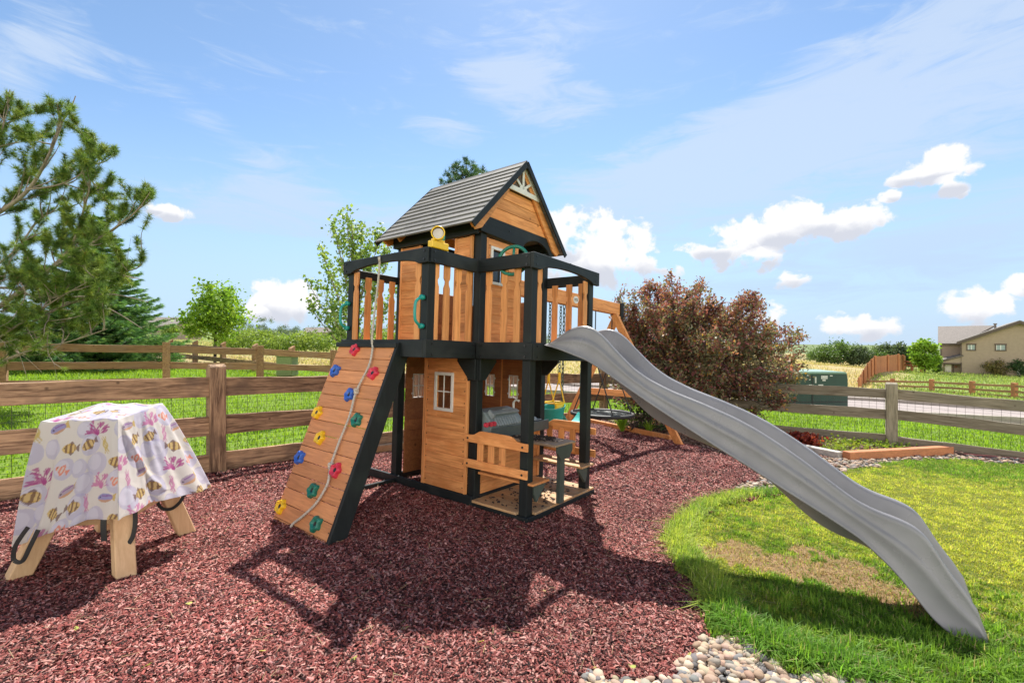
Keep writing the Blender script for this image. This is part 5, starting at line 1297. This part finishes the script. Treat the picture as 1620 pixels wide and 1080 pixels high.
def crown_tree(name, label, base, H, Wd, pal, nleaf, size, seed=1, trunk=.28, tr=.05, clumps=60, mat='leaf', bark='bark', shape=(1, 1, 1), cat='tree', group=None, sparse=.0, flat=0, trunkH=None):
    "trunk, limbs, and leaf clumps gathered round limb ends inside an egg shaped crown"
    rs = random.Random(seed); mb = MB(); base = Vector(base); tips = []
    zc_ = H * (trunk + (1 - trunk) * .48); hz_ = H * (1 - trunk) * .52
    mb.tube([base - Vector((0, 0, .2)), base + Vector((.02, 0, H * trunk)), base + Vector((0, .02, H * .8))], [tr, tr * .8, tr * .25], 8)
    C = []
    while len(C) < clumps:
        v = Vector((rs.uniform(-1, 1), rs.uniform(-1, 1), rs.uniform(-1, 1)))
        if .28 < v.length < 1: 
            wz = 1 - .35 * max(0, v.z) ; p = Vector((v.x * Wd / 2 * wz, v.y * Wd / 2 * wz, zc_ + v.z * hz_)) * rs.uniform(.92, 1.08); C.append(base + Vector((p.x, p.y, min(p.z, H))))
    for c in C:
        s_ = base + Vector((0, 0, min((c - base).z * .75, H * .75))); mid = s_.lerp(c, .5) + Vector((rs.gauss(0, .03), rs.gauss(0, .03), -.04 * H * .2)) * Wd * .5
        mb.tube([s_, mid, c], [tr * .3, tr * .18, tr * .06], 4, cap=False)
    C = np.array([tuple(c) for c in C]); k = nleaf // clumps
    cr = Wd * .15 * rng.uniform(.55, 1.3, (len(C), 1)); cen = np.repeat(C, k, 0); off = rng.normal(size=(len(cen), 3)) * .62 * np.repeat(cr, k, 0); off[:, 2] *= .8
    L = cen + off; cc = np.repeat(pick(pal, len(C), .22), k, 0) * .5 + pick(pal, len(L), .18) * .5
    return tree(name, label, cat, base, mb, bark, leaf_quads(L, size, cc), mat, group)
YG1 = [(.22, .36, .03), (.16, .30, .025), (.30, .43, .05), (.12, .23, .02)]
v = at(340, 575, 22); crown_tree('maple_tree', 'young round crowned bright green tree standing alone behind the ranch fences', (v.x, 22, g1z(v.x, 22)), at(0, 447, 22).z - g1z(v.x, 22), 2.55, YG1, 5500, .16, 5, .26, .07, 64, bark='bark_dark')
# upright aspen beside the tower
def aspen():
    rs = random.Random(9); mb = MB(); tips = []; y = 11.6; b0 = at(575, 600, y); base = Vector((b0.x, y, g1z(b0.x, y)))
    top = at(556, 352, y); mb.tube(spline([base, base.lerp(top, .4) + Vector((-.05, 0, 0)), base.lerp(top, .75), top], 6), list(np.linspace(.06, .010, 19)), 7, cap=False)
    for f, px, py in ((.22, 492, 455), (.25, 500, 500), (.3, 512, 405), (.34, 520, 430), (.42, 536, 392), (.5, 530, 372), (.55, 598, 385), (.45, 612, 415), (.3, 620, 470), (.35, 600, 440), (.28, 560, 480), (.2, 530, 510), (.6, 572, 375), (.66, 550, 362), (.4, 570, 420), (.24, 640, 500), (.2, 515, 470), (.5, 585, 400)):
        s_ = base.lerp(top, f); e = at(px, py, y + rs.uniform(-.7, .7)); P = spline([s_, s_.lerp(e, .5) + Vector((0, 0, -.12)), e], 5); mb.tube(P, list(np.linspace(.022, .006, len(P))), 5, cap=False)
        for i in range(3, len(P)): grow(P[i], (P[i] - P[i - 1]) + Vector((0, 0, .05)), .30, .006, 1, mb, tips, .8, .2, (1, 2), .7, .3, 4, rs)
    for i in range(6): grow(base.lerp(top, .7 + .05 * i), (rs.gauss(0, .5), rs.gauss(0, .5), .8), .3, .006, 1, mb, tips, .6, .2, (2, 3), .7, .3, 4, rs)
    T = np.array([tuple(t) for t in tips]); T = T[rng.random(len(T)) < .52]; L = np.repeat(T, 5, 0) + rng.normal(size=(len(T) * 5, 3)) * .062; print('aspen', len(L))
    tree('aspen_tree', 'slender pale green aspen with open branches just left of the tower', 'tree', base, mb, 'bark_pale', leaf_quads(L, .085, pick([(.25, .34, .08), (.19, .29, .06), (.34, .43, .13), (.14, .22, .05)], len(L), .2), aspect=.8))
aspen()
# plum: purple leaved small tree
def plum():
    global LIMIT
    X_ = [960, 975, 990, 1010, 1035, 1048, 1063, 1078, 1095, 1110, 1130, 1155, 1180, 1205, 1215, 1240, 1260, 1275, 1288]; Y_ = [520, 470, 446, 458, 440, 452, 424, 452, 462, 440, 474, 484, 458, 462, 498, 520, 512, 528, 560]
    def LIM(p):
        px, py = 810 + 731 * p.x / p.y, 540 - 731 * (p.z - CAMZ) / p.y
        return py > np.interp(px, X_, Y_) and 964 < px < 1284
    LIMIT = LIM
    rs = random.Random(12); mb = MB(); tips = []; y = 9.9; b0 = at(1062, 668, y); base = Vector((b0.x, y, g1z(b0.x, y) - .02))
    cr = base + Vector((-.02, 0, .75)); mb.tube([base, base + Vector((.03, 0, .4)), cr], [.15, .11, .10], 9)
    ends = [(985, 475), (1010, 450), (1035, 440), (1063, 432), (1090, 452), (1115, 445), (1140, 468), (1160, 455), (1180, 478), (1205, 470), (1225, 505), (1255, 520), (1275, 540), (1250, 575), (1225, 600), (1200, 630), (1150, 640), (1120, 645), (1170, 600), (1210, 560), (1130, 560), (1090, 520), (1060, 500), (1030, 510), (1000, 530), (990, 560), (1010, 590), (1050, 610), (1180, 530), (1150, 510), (1110, 600), (1080, 570), (1225, 540), (1100, 480), (1140, 540), (975, 500), (1240, 620), (1160, 570), (1040, 560), (1190, 500), (1000, 625), (1030, 640), (1075, 640), (1105, 655), (1185, 655), (1225, 645), (1015, 575), (1250, 600), (1150, 615), (1090, 620), (985, 590)]
    for i, (px, py) in enumerate(ends):
        e = at(px, py, y + rs.uniform(-1.5, 1.5) * (.9 if 1000 < px < 1240 else .5)); s_ = cr + Vector((rs.gauss(0, .06), rs.gauss(0, .06), rs.uniform(-.1, .35))); e = s_ + (e - s_) * .90
        mid = s_.lerp(e, .45) + Vector((0, 0, .12 if e.z > cr.z + .8 else .22)); P = spline([s_, mid, e], 6); mb.tube(P, list(np.linspace(.035, .006, len(P))), 5, cap=False)
        for k in range(4, len(P)):
            for _ in range(2): grow(P[k], (P[k] - P[k - 1]).normalized() + Vector((rs.gauss(0, .5), rs.gauss(0, .5), rs.gauss(.35, .4))), .36, .007, 1, mb, tips, .55, .35, (1, 2), .7, .25, 4, rs)
    LIMIT = None; tips = [t for t in tips if LIM(t)]; T = np.array([tuple(t) for t in tips]); T = T[hnoise(T[:, 0] * 1.0 + T[:, 1], T[:, 2], 3.4, 61) > .20]; k = 9; L = np.repeat(T, k, 0) + rng.normal(size=(len(T) * k, 3)) * .048; print('plum', len(L))
    hi = np.clip((L[:, 2] - base.z - 1.2) / 2.2, 0, 1) * .8 + .1
    pa = pick([(.30, .10, .095), (.24, .09, .10), (.34, .15, .10), (.16, .08, .08)], len(L), .25); pb = pick([(.17, .17, .09), (.22, .18, .10), (.12, .13, .08), (.28, .24, .14)], len(L), .25)
    nz_ = hnoise(L[:, 0], L[:, 2], 2.2, 5) * .6 + hi * .6; c = np.where((rng.random(len(L)) < nz_)[:, None], pa, pb) * (.75 + .6 * hnoise(L[:, 0] + L[:, 1] * .7, L[:, 2], 4.5, 71))[:, None]; sel = rng.random(len(L)) < .05; c[sel] = (.40, .24, .06)
    tree('plum_tree', 'wide purple leaved plum tree with bronze and green leaves behind the slide', 'tree', base, mb, 'bark_dark', leaf_quads(L, .068, c, aspect=.5))
plum()
# shrubs and far trees
def far(px, pt, pb, wpx, y, pal, name, label, cat='shrub', seed=1, group=None, n=2600, size=None, trunk=.02):
    v = at(px, pb, y); H = (pb - pt) / 731 * y; W_ = wpx / 731 * y
    crown_tree(name, label, (v.x, y, v.z), H, W_, pal, n, size or H * .10, seed, trunk, H * .02, 46, cat=cat, group=group)
G1 = [(.09, .16, .035), (.07, .13, .03), (.13, .20, .05)]; G2 = [(.07, .11, .05), (.055, .09, .04), (.10, .14, .06)]; G3 = [(.18, .25, .04), (.14, .21, .03), (.22, .29, .06)]
grp = 'scrub oaks beyond the dry field'
for i, (px, pt, pb, wp, y, pal, lab) in enumerate(((1302, 548, 574, 40, 74, G1, 'leftmost bright green scrub oak beyond the dry field, beside the plum tree'), (1330, 541, 575, 56, 72, G1, 'tallest rounded scrub oak above the green utility cabinet'), (1356, 548, 575, 40, 70, G2, 'grey green scrub oak to the right of the tallest one'),
        (1385, 553, 576, 34, 70, G1, 'small scrub oak directly behind the top of the picket fence'), (1402, 544, 576, 36, 72, G2, 'dark scrub oak above the middle of the picket fence'), (1424, 545, 577, 36, 70, G2, 'dark scrub oak at the upper end of the picket fence'), (1441, 552, 580, 26, 69, G1, 'scrub oak just left of the bright green tree'))):
    far(px, pt, pb, wp, y, pal, 'scrub_oak', lab, seed=20 + i, group=grp)
far(1463, 541, 586, 34, 60, YG1, 'maple_tree', 'bright lime green tree just left of the tan house', 'tree', 31, trunk=.12, n=4200)
far(1482, 566, 588, 16, 62, G1, 'shrub', 'low green shrub at the corner of the tan house', 'shrub', 32)
far(1577, 570, 592, 34, 62, [(.26, .20, .07), (.20, .17, .06), (.15, .14, .05)], 'shrub', 'yellowish brown shrub against the tan house wall', 'shrub', 33)
far(1612, 567, 594, 30, 61, [(.06, .11, .04), (.08, .14, .05)], 'shrub', 'dark green shrub at the right edge in front of the tan house', 'shrub', 34, n=3600)
# long hedge row left
rs = random.Random(77)
def hedge():
    base = at(440, 552, 38); P = []; 
    for i in range(170):
        u = rs.random(); px = 350 + u * 300; y = 38 + rs.uniform(-2.5, 5); top = 531 - 4 * math.sin(u * 9) * .5 - 2 * rs.random(); pyc = rs.uniform(top + 2, 549); P.append(tuple(at(px, pyc, y)))
    C = np.array(P); k = 130; L = np.repeat(C, k, 0) + rng.normal(size=(len(C) * k, 3)) * np.array((.42, .42, .22)); cc = np.repeat(pick(G3, len(C), .2), k, 0) * .6 + pick(G3, len(L), .2) * .4
    tree('hedge', 'long lime green hedge running behind the young tree towards the tower', 'hedge', base, None, None, leaf_quads(L, .20, cc), crown='foliage')
hedge()
far(392, 520, 540, 40, 60, G3, 'shrub', 'lime shrub under the far trees at the left end of the hedge', 'shrub', 41)
far(312, 512, 534, 34, 70, G3, 'shrub', 'lime bush between the far cottage and the young round tree', 'shrub', 42)
far(270, 513, 534, 26, 80, G3, 'shrub', 'pale green bush in front of the far pale house', 'shrub', 43)
far(276, 505, 530, 34, 120, G2, 'far_tree', 'grey green far tree above the tan cottage', 'tree', 44)
# far wood on the skyline
def wood_mass(name, spans, y, pal, label, seed):
    rs = random.Random(seed); P = []; k = 90
    for (p0, p1, t0, t1, b) in spans:
        n = int((p1 - p0) / 2.2)
        for i in range(n):
            u = rs.random(); px = p0 + (p1 - p0) * u; t_ = t0 + (t1 - t0) * u + 5 * abs(math.sin(px * .13)) + rs.uniform(-1, 3); P.append(tuple(at(px, rs.uniform(t_, b), y * rs.uniform(.92, 1.1))))
    C = np.array(P); s = y / 731 * 2.4; L = np.repeat(C, k, 0) + rng.normal(size=(len(C) * k, 3)) * np.array((s, s, s * .8)); cc = np.repeat(pick(pal, len(C), .25), k, 0) * .7 + pick(pal, len(L), .2) * .3
    setp(big(name, *(lambda r: (r[0], r[1]))(q := leaf_quads(L, s * .62, cc)), 'leaf', col=q[2]), label, 'wood', kind='stuff')
wood_mass('far_wood', [(228, 470, 516, 512, 534), (376, 420, 510, 506, 534), (412, 432, 501, 500, 532), (432, 480, 510, 514, 532), (480, 640, 514, 514, 534), (640, 980, 515, 530, 545)], 170, [(.10, .14, .09), (.08, .12, .08), (.13, .17, .09)], 'far band of grey green trees along the left skyline', 5)
wood_mass('far_wood', [(860, 1300, 556, 556, 572), (1280, 1300, 550, 545, 574), (1430, 1500, 560, 562, 582)], 110, [(.10, .14, .07), (.08, .12, .06)], 'low dark scrub along the skyline right of the tower', 6)
# dry weeds on the bank across the road
# plants in the bed
def blades_plant(name, label, px, py, n, L, pal, wd=.022, arch=.7, gxy=None):
    y = 7.6; x, yy = gxy; z = g0(x, yy); r = np.random.default_rng(int(px)); Vs, Fs, Cs = [], [], []; o = 0
    for i in range(n):
        an = r.uniform(0, 6.28); l = L * r.uniform(.6, 1.1); tilt = r.uniform(.15, 1.0) * arch; K = 6; dx, dy = math.cos(an), math.sin(an); c = pick(pal, 1, .2)[0]
        for k in range(K + 1):
            u = k / K; rad = l * u * math.sin(tilt) * (.6 + .5 * u); h_ = l * (u * math.cos(tilt * .6) - .62 * tilt * u * u); w_2 = wd * .5 * (1 - u) ** .6 * min(1, .4 + u * 3)
            bx_, by_ = x + dx * (.02 + rad), yy + dy * (.02 + rad); Vs += [(bx_ - dy * w_2, by_ + dx * w_2, z + h_), (bx_ + dy * w_2, by_ - dx * w_2, z + h_ + .002)]; Cs += [c, c]
            if k < K: Fs.append((o + 2 * k, o + 2 * k + 1, o + 2 * k + 3, o + 2 * k + 2))
        o += 2 * (K + 1)
    ob = big(name, np.array(Vs), np.array(Fs), 'grass_blade', col=np.array(Cs)); return setp(ob, label, 'plant')
g_ = PW(5.25, .92, 0); blades_plant('daylily', 'clump of arching bright green daylily leaves under the saucer swing', 985, 680, 90, .55, [(.22, .34, .03), (.30, .42, .05), (.14, .25, .02)], gxy=(g_.x, g_.y))
g_ = PW(5.42, .45, 0); blades_plant('daylily', 'smaller green daylily clump at the right of the larger one', 1020, 685, 40, .38, [(.20, .32, .03), (.26, .38, .05)], gxy=(g_.x, g_.y))
def low_plant(name, label, x, y, n, r, h, pal, size):
    z = g0(x, y); c = np.stack([x + rng.normal(0, r, n), y + rng.normal(0, r, n), z + rng.uniform(.01, h, n)], 1); V_, F_, C_ = leaf_quads(c, size, pick(pal, n, .25)); return setp(big(name, V_, F_, 'leaf', col=C_), label, 'plant', kind='stuff' if name == 'groundcover_plant' else None)
low_plant('heuchera', 'dark red leaved plant in the bed behind the slide', 5.05, 8.0, 1100, .10, .20, [(.22, .03, .02), (.13, .02, .02), (.30, .06, .03)], .07)
low_plant('heuchera', 'small red plant beside the dark red one near the slide edge', 4.75, 8.25, 600, .07, .13, [(.26, .05, .02), (.14, .03, .02)], .06)
low_plant('groundcover_plant', 'yellow green low plant between the red plant and the fence post', 5.75, 8.0, 320, .20, .10, [(.28, .34, .04), (.18, .27, .03)], .05)
low_plant('groundcover_plant', 'patch of low green plants in front of the grey fence post', 6.35, 7.95, 320, .22, .08, [(.24, .32, .04), (.15, .24, .03)], .05)
low_plant('groundcover_plant', 'small green tuft in the bed closest to the slide', 5.35, 7.6, 160, .12, .08, [(.22, .30, .04)], .045)
low_plant('shrub', 'small dark leafy shrub in the shade at the foot of the plum trunk', 2.75, 9.3, 1500, .30, .62, [(.03, .05, .02), (.06, .09, .03), (.05, .03, .03)], .06)
# ------------------------------------------------------------------ ground cover
def scatter(n, x0, x1, y0, y1, zn, falloff=None):
    x = rng.uniform(x0, x1, n); y = y0 + (y1 - y0) * rng.random(n) if falloff is None else y0 * (y1 / y0) ** (rng.random(n) ** falloff)
    ok = np.abs(x) < 1.16 * y + 1.1; x, y = x[ok], y[ok]; z = zone(x, y); ok = np.isin(z, zn); return x[ok], y[ok], z[ok]
def chips(name, x, y, L, W_, pal, label, dz=.0, jit=.35):
    n = len(x); z = yz(x, y) + rng.uniform(.0, .022, n) + dz; C = np.stack([x, y, z], 1)
    an = rng.uniform(0, 2 * np.pi, n); a = np.stack([np.cos(an), np.sin(an), rng.normal(0, jit, n)], 1); a /= np.linalg.norm(a, axis=1)[:, None]
    nr_ = np.stack([rng.normal(0, jit, n), rng.normal(0, jit, n), np.ones(n)], 1); b = np.cross(nr_, a); b /= np.linalg.norm(b, axis=1)[:, None]; nr_ = np.cross(a, b)
    l = L * rng.uniform(.45, 1.5, (n, 1)) / 2; w_2 = W_ * rng.uniform(.5, 1.4, (n, 1)) / 2; h_ = w_2 * rng.uniform(.3, .8, (n, 1))
    tp_ = rng.uniform(.2, 1, (n, 1))
    V_ = np.stack([C - a * l - b * w_2 * tp_, C - a * l * .85 + b * w_2, C + a * l + b * w_2 * tp_, C + a * l * .9 - b * w_2, C - a * l * .8 + nr_ * h_, C + a * l * .8 + nr_ * h_], 1).reshape(-1, 3)
    b0 = (np.arange(n) * 6)[:, None]; F_ = np.concatenate([b0 + np.array([[0, 3, 5, 4]]), b0 + np.array([[3, 2, 5, 5]])[:, [0, 1, 2, 2]], b0 + np.array([[2, 1, 4, 5]])], 0) if False else np.concatenate([b0 + np.array([0, 3, 5, 4]), b0 + np.array([2, 1, 4, 5])], 0)
    c = np.repeat(pick(pal, n, .3) * (.72 + .5 * hnoise(x, y, .9, 41) * .6 + .35 * hnoise(x, y, 3.1, 42))[:, None], 6, 0); return setp(big(name, V_, F_, 'chip', col=c), label, 'mulch', kind='stuff')
MP = [(.23, .060, .050), (.29, .098, .082), (.11, .028, .024), (.38, .17, .145), (.022, .008, .007), (.15, .042, .035), (.38, .20, .17), (.22, .062, .052), (.05, .016, .014)]
x, y, _ = scatter(860000, -6.0, 3, 1.35, 4.6, [1]); chips('mulch_chips', x, y, .026, .0100, MP, 'red brown wood chips covering the play area')
x2, y2, _ = scatter(330000, -7, 6, 4.6, 10.5, [1], 1.0); chips('mulch_chips', x2, y2, .036, .014, MP, 'red brown wood chips around and beyond the tower'); print('chips', len(x), len(x2))
x, y, _ = scatter(60000, 1, 8, 5.5, 11.5, [4]); chips('bark_chips', x, y, .05, .02, [(.12, .06, .045), (.20, .11, .08), (.28, .19, .14), (.08, .04, .03)], 'dark bark chips in the planting bed')
# straw and twigs on the mulch
x, y, _ = scatter(2600, -5, 3, 1.75, 6, [1]); chips('dry_grass_bits', x, y, .075, .0030, [(.36, .25, .15), (.28, .20, .11), (.24, .18, .08)], 'thin dry straws lying on the red mulch', dz=.012, jit=.15)
def blades(name, x, y, hgt, wd, pal, label, lean=.5, zf=yz, hv=None):
    n = len(x); z = zf(x, y) - .004; an = rng.uniform(0, 2 * np.pi, n); ln = np.abs(rng.normal(0, lean, n)); d = np.stack([np.cos(an), np.sin(an)], 1)
    h_ = hgt * rng.uniform(.45, 1.25, n) * (1 if hv is None else hv); s = np.stack([-d[:, 1], d[:, 0]], 1) * wd / 2
    B = np.stack([x, y, z], 1); m1 = B + np.stack([d[:, 0] * h_ * ln * .25, d[:, 1] * h_ * ln * .25, h_ * .55], 1); tp_ = B + np.stack([d[:, 0] * h_ * ln * .95, d[:, 1] * h_ * ln * .95, h_ / (1 + .5 * ln)], 1)
    S = np.concatenate([s, np.zeros((n, 1))], 1)
    V_ = np.stack([B - S, B + S, m1 + S * .8, m1 - S * .8, tp_], 1).reshape(-1, 3); b0 = (np.arange(n) * 5)[:, None]
    F_ = np.concatenate([b0 + np.array([0, 1, 2]), b0 + np.array([0, 2, 3]), b0 + np.array([3, 2, 4])], 0)
    c = np.repeat(pal, 5, 0); return setp(big(name, V_, F_, 'grass_blade', col=c), label, 'grass', kind='stuff')
def lawncol(x, y):
    t_ = hnoise(x, y, 1.3, 11) * .5 + hnoise(x, y, 4.2, 12) * .3 + rng.random(len(x)) * .2
    t_ = t_ + .28 * np.exp(-((x - 3.6) / 1.6) ** 2 - ((y - 4.2) / 1.3) ** 2) - .55 * np.exp(-((y - 2.15) / .55) ** 2) * (x < 2.6) - .25 * (y > 5.9)
    g = pick([(.15, .27, .03), (.19, .33, .035), (.11, .21, .02)], len(x), .25); ye = pick([(.42, .43, .06), (.34, .40, .05), (.52, .50, .10)], len(x), .25)
    t_ = t_ + (hnoise(x, y, 22, 31) - .5) * .35 + .10; k = np.clip((t_ - .42) * 3.5, 0, 1)[:, None]; c = g * (1 - k) + ye * k; st = rng.random(len(x)) < .06; c[st] = (.42, .34, .16); return c, k[:, 0]
x, y, z = scatter(560000, .9, 9.2, 1.65, 7.4, [2, 5], 1.15); keep = (z == 2) | (rng.random(len(x)) < .06); x, y = x[keep], y[keep]
c, k = lawncol(x, y); edge = (.70 + .7 * np.exp(-((y - 2.2) / .5) ** 2)) * (.55 + .9 * hnoise(x, y, 15, 33)); c = c * (.62 + .65 * hnoise(x, y, 15, 33))[:, None]; blades('lawn_grass', x, y, .052, .0066, c, 'green and yellowing lawn grass under and beside the slide', .7, hv=edge * (1 - .35 * k)); print('lawn', len(x))
x, y, z = scatter(15000, 1.2, 3.2, 2.4, 3.9, [5]); blades('dry_grass', x, y, .035, .005, pick([(.42, .30, .15), (.34, .24, .12), (.25, .24, .08)], len(x), .2), 'dry tan grass on the bare patch under the slide', 1.4)
# long overhanging tufts along the mulch edge
e = np.array([(1.60, 2.04), (1.42, 2.15), (1.24, 2.24), (1.15, 2.40), (1.15, 2.6), (1.22, 2.9), (1.2, 3.2), (1.25, 3.55), (1.42, 3.9), (1.8, 4.42), (2.4, 4.85), (3.3, 5.15)])
q = rng.random(16000) * (len(e) - 1.001); i = q.astype(int); f = (q - i)[:, None]; P = e[i] * (1 - f) + e[i + 1] * f + rng.normal(0, .045, (len(q), 2)) + (.03, .02)
c, _ = lawncol(P[:, 0], P[:, 1]); blades('edge_grass', P[:, 0], P[:, 1], .105, .0065, c * np.array((.85, 1, 1)), 'longer grass tufts hanging over the mulch and pebbles', .9)
# neighbouring lawn beyond the fence
n = 360000; x = rng.uniform(-26, 12, n); y = 2.0 * (24 / 2.0) ** rng.random(n); ok = (np.abs(x) < 1.2 * y + 1.5) & ~inpoly(x, y, YARD); x, y = x[ok], y[ok]
ne = np.array(NE); ne = ne[np.argsort(ne[:, 0])]; ok = (y < np.interp(x, ne[:, 0], ne[:, 1]) - .15) & (y < 21.2) & ((x > -.25 * y) | (x < -.0 * y)); x, y = x[ok], y[ok]
c = pick([(.20, .32, .025), (.24, .36, .03), (.16, .27, .022)], len(x), .2) * (.85 + .3 * hnoise(x, y, 1.2, 21))[:, None]
blades('neighbour_grass', x, y, .07, .016, c, 'bright green mown grass beyond the near fence', .5, zf=lambda a, b: gz(a, b), hv=np.clip(y / 9, .6, 1.4)); print('ngrass', len(x))
# dry prairie grass
n = 120000; y = 20 * (95 / 20) ** rng.random(n); x = rng.uniform(-1.15, 1.15, n) * y; rat = x / y
fe = np.array(FE); fe = fe[np.argsort(fe[:, 0])]
dryz = ((y > np.interp(x, fe[:, 0], fe[:, 1]) + 3.2) & (rat > -.1) & (x > -.5)) | ((rat < -.2) & (y > 23) & (rat > -.75))
x, y, rat = x[dryz], y[dryz], rat[dryz]; hillm = (x + .2 * y > 14) & (rat > .78); c = np.where(hillm[:, None], pick([(.19, .26, .06), (.25, .28, .09), (.15, .22, .05)], len(x), .2), pick([(.42, .34, .17), (.36, .31, .15), (.30, .30, .11), (.48, .39, .22)], len(x), .2))
blades('prairie_grass', x, y, .22, .05, c, 'tall dry prairie grass on the banks beyond the road', .5, zf=lambda a, b: gz(a, b), hv=np.clip(y / 40, .5, 1.6))
# pebbles
def pebbles(name, n, x0, x1, y0, y1, s, label):
    x, y, z = scatter(n, x0, x1, y0, y1, [3]); m = len(x); ns, nr_ = 8, 5; th = np.linspace(0, 2 * np.pi, ns, endpoint=False); ph = np.linspace(-np.pi / 2, np.pi / 2, nr_ + 2)[1:-1]
    U = np.array([(math.cos(p) * math.cos(t_), math.cos(p) * math.sin(t_), math.sin(p)) for p in ph for t_ in th] + [(0, 0, -1), (0, 0, 1)]); nv = len(U)
    F4 = [(j * ns + k_, j * ns + (k_ + 1) % ns, (j + 1) * ns + (k_ + 1) % ns, (j + 1) * ns + k_) for j in range(nr_ - 1) for k_ in range(ns)] + [((nr_ - 1) * ns + k_, (nr_ - 1) * ns + (k_ + 1) % ns, nv - 1, nv - 1) for k_ in range(ns)]
    F3 = [f[:3] if f[2] == f[3] else None for f in F4]; tri = []
    for f in F4: tri += [(f[0], f[1], f[2])] + ([(f[0], f[2], f[3])] if f[2] != f[3] else [])
    tri = np.array(tri); sc = s * rng.uniform(.45, 1.35, m); ab = np.stack([sc, sc * rng.uniform(.55, .9, m), sc * rng.uniform(.32, .6, m)], 1) / 2; an = rng.uniform(0, np.pi, m)
    L = U[None] * ab[:, None] * (1 + rng.normal(0, .05, (m, nv, 1))); ca, sa = np.cos(an)[:, None], np.sin(an)[:, None]; tl_ = rng.normal(0, .22, m)[:, None]
    X = L[..., 0] * ca - L[..., 1] * sa; Y = L[..., 0] * sa + L[..., 1] * ca; Z = L[..., 2] + L[..., 0] * tl_
    V_ = np.stack([X + x[:, None], Y + y[:, None], Z + (yz(x, y) + ab[:, 2] * .6 + rng.uniform(0, s * .3, m))[:, None]], -1).reshape(-1, 3)
    F_ = (tri[None] + (np.arange(m) * nv)[:, None, None]).reshape(-1, 3); c = np.repeat(pick([(.38, .29, .205), (.29, .25, .21), (.19, .18, .175), (.43, .31, .225), (.27, .18, .13), (.48, .39, .29), (.14, .13, .125), (.34, .24, .18)], m, .2), nv, 0)
    print(name, m); return setp(big(name, V_, F_, 'chip', col=c, smooth=True), label, 'pebbles', kind='stuff')
pebbles('river_pebbles', 5600, .1, 2, 1.6, 2.6, .050, 'rounded tan and grey river pebbles at the bottom edge of the lawn')
pebbles('river_pebbles', 9000, 2.1, 8.6, 4.6, 7.7, .055, 'strip of river pebbles between the lawn and the planting bed')
# chips carried onto the porch and table
def bits(name, label, cen, sd, n, s0, zz_, flat=True):
    V_, F_ = [], []; r = np.random.default_rng(3); m = MB()
    for i in range(n):
        s, t_ = cen[0] + r.normal(0, sd[0]), cen[1] + r.normal(0, sd[1])
        if not (.06 < s < 1.12 and -.61 < t_ < -.03): continue
        z = zz_ + r.uniform(0, .5) * s0 * (1 if flat else max(0, 3.5 * (1 - abs(s - cen[0]) / sd[0] / 2))); a = r.uniform(0, 3.1); l = s0 * r.uniform(.5, 1.3)
        M4 = Matrix.Translation((s, t_, z + s0 * .15)) @ Matrix.Rotation(a, 4, 'Z') @ Matrix.Rotation(r.normal(0, .3), 4, 'X'); m.box((-l / 2, -s0 * .22, -s0 * .12), (l / 2, s0 * .22, s0 * .12), M4)
    o = m.build(name, 'bark_dark'); o.matrix_world = PM; return setp(o, label, 'mulch', kind='stuff')
bits('mulch_bits', 'dark scattered wood chips on the porch floor', (.45, -.35), (.36, .17), 170, .026, .059)
bits('mulch_heap', 'small heap of dark chips on the picnic table', (.50, -.44), (.06, .075), 150, .022, .603, False)
bits('mulch_bits', 'few dark chips at the back of the picnic table', (.40, -.20), (.05, .05), 40, .020, .603)

def fallen():
    pts = [(416, 1035), (975, 868), (1218, 1010), (300, 960), (640, 1000), (120, 1000), (760, 1020), (860, 940), (1000, 1060), (940, 1062), (450, 960), (230, 1060), (1090, 1040), (1395, 845), (560, 1050)]
    V_, F_, C_ = [], [], []
    for i, (px, py) in enumerate(pts):
        y = 1.4 / ((py - 540) / 731); 
        for _ in range(5): z = g0((px - 810) / 731 * y, y); y = (CAMZ - z) / ((py - 540) / 731)
        c = np.array([[(px - 810) / 731 * y, y, z + .022]]); v, f, cc = leaf_quads(c, .045, np.array([[(.52, .50, .12), (.48, .34, .14), (.42, .46, .10)][i % 3]]), up=0, aspect=.7); v[:, 2] = c[0, 2] + (v[:, 2] - c[0, 2]) * .25
        V_.append(v); F_.append(f + 4 * i); C_.append(cc)
    return setp(big('fallen_leaves', np.concatenate(V_), np.concatenate(F_), 'leaf', col=np.concatenate(C_)), 'few yellow fallen leaves scattered on the mulch', 'leaves', kind='stuff')
fallen()
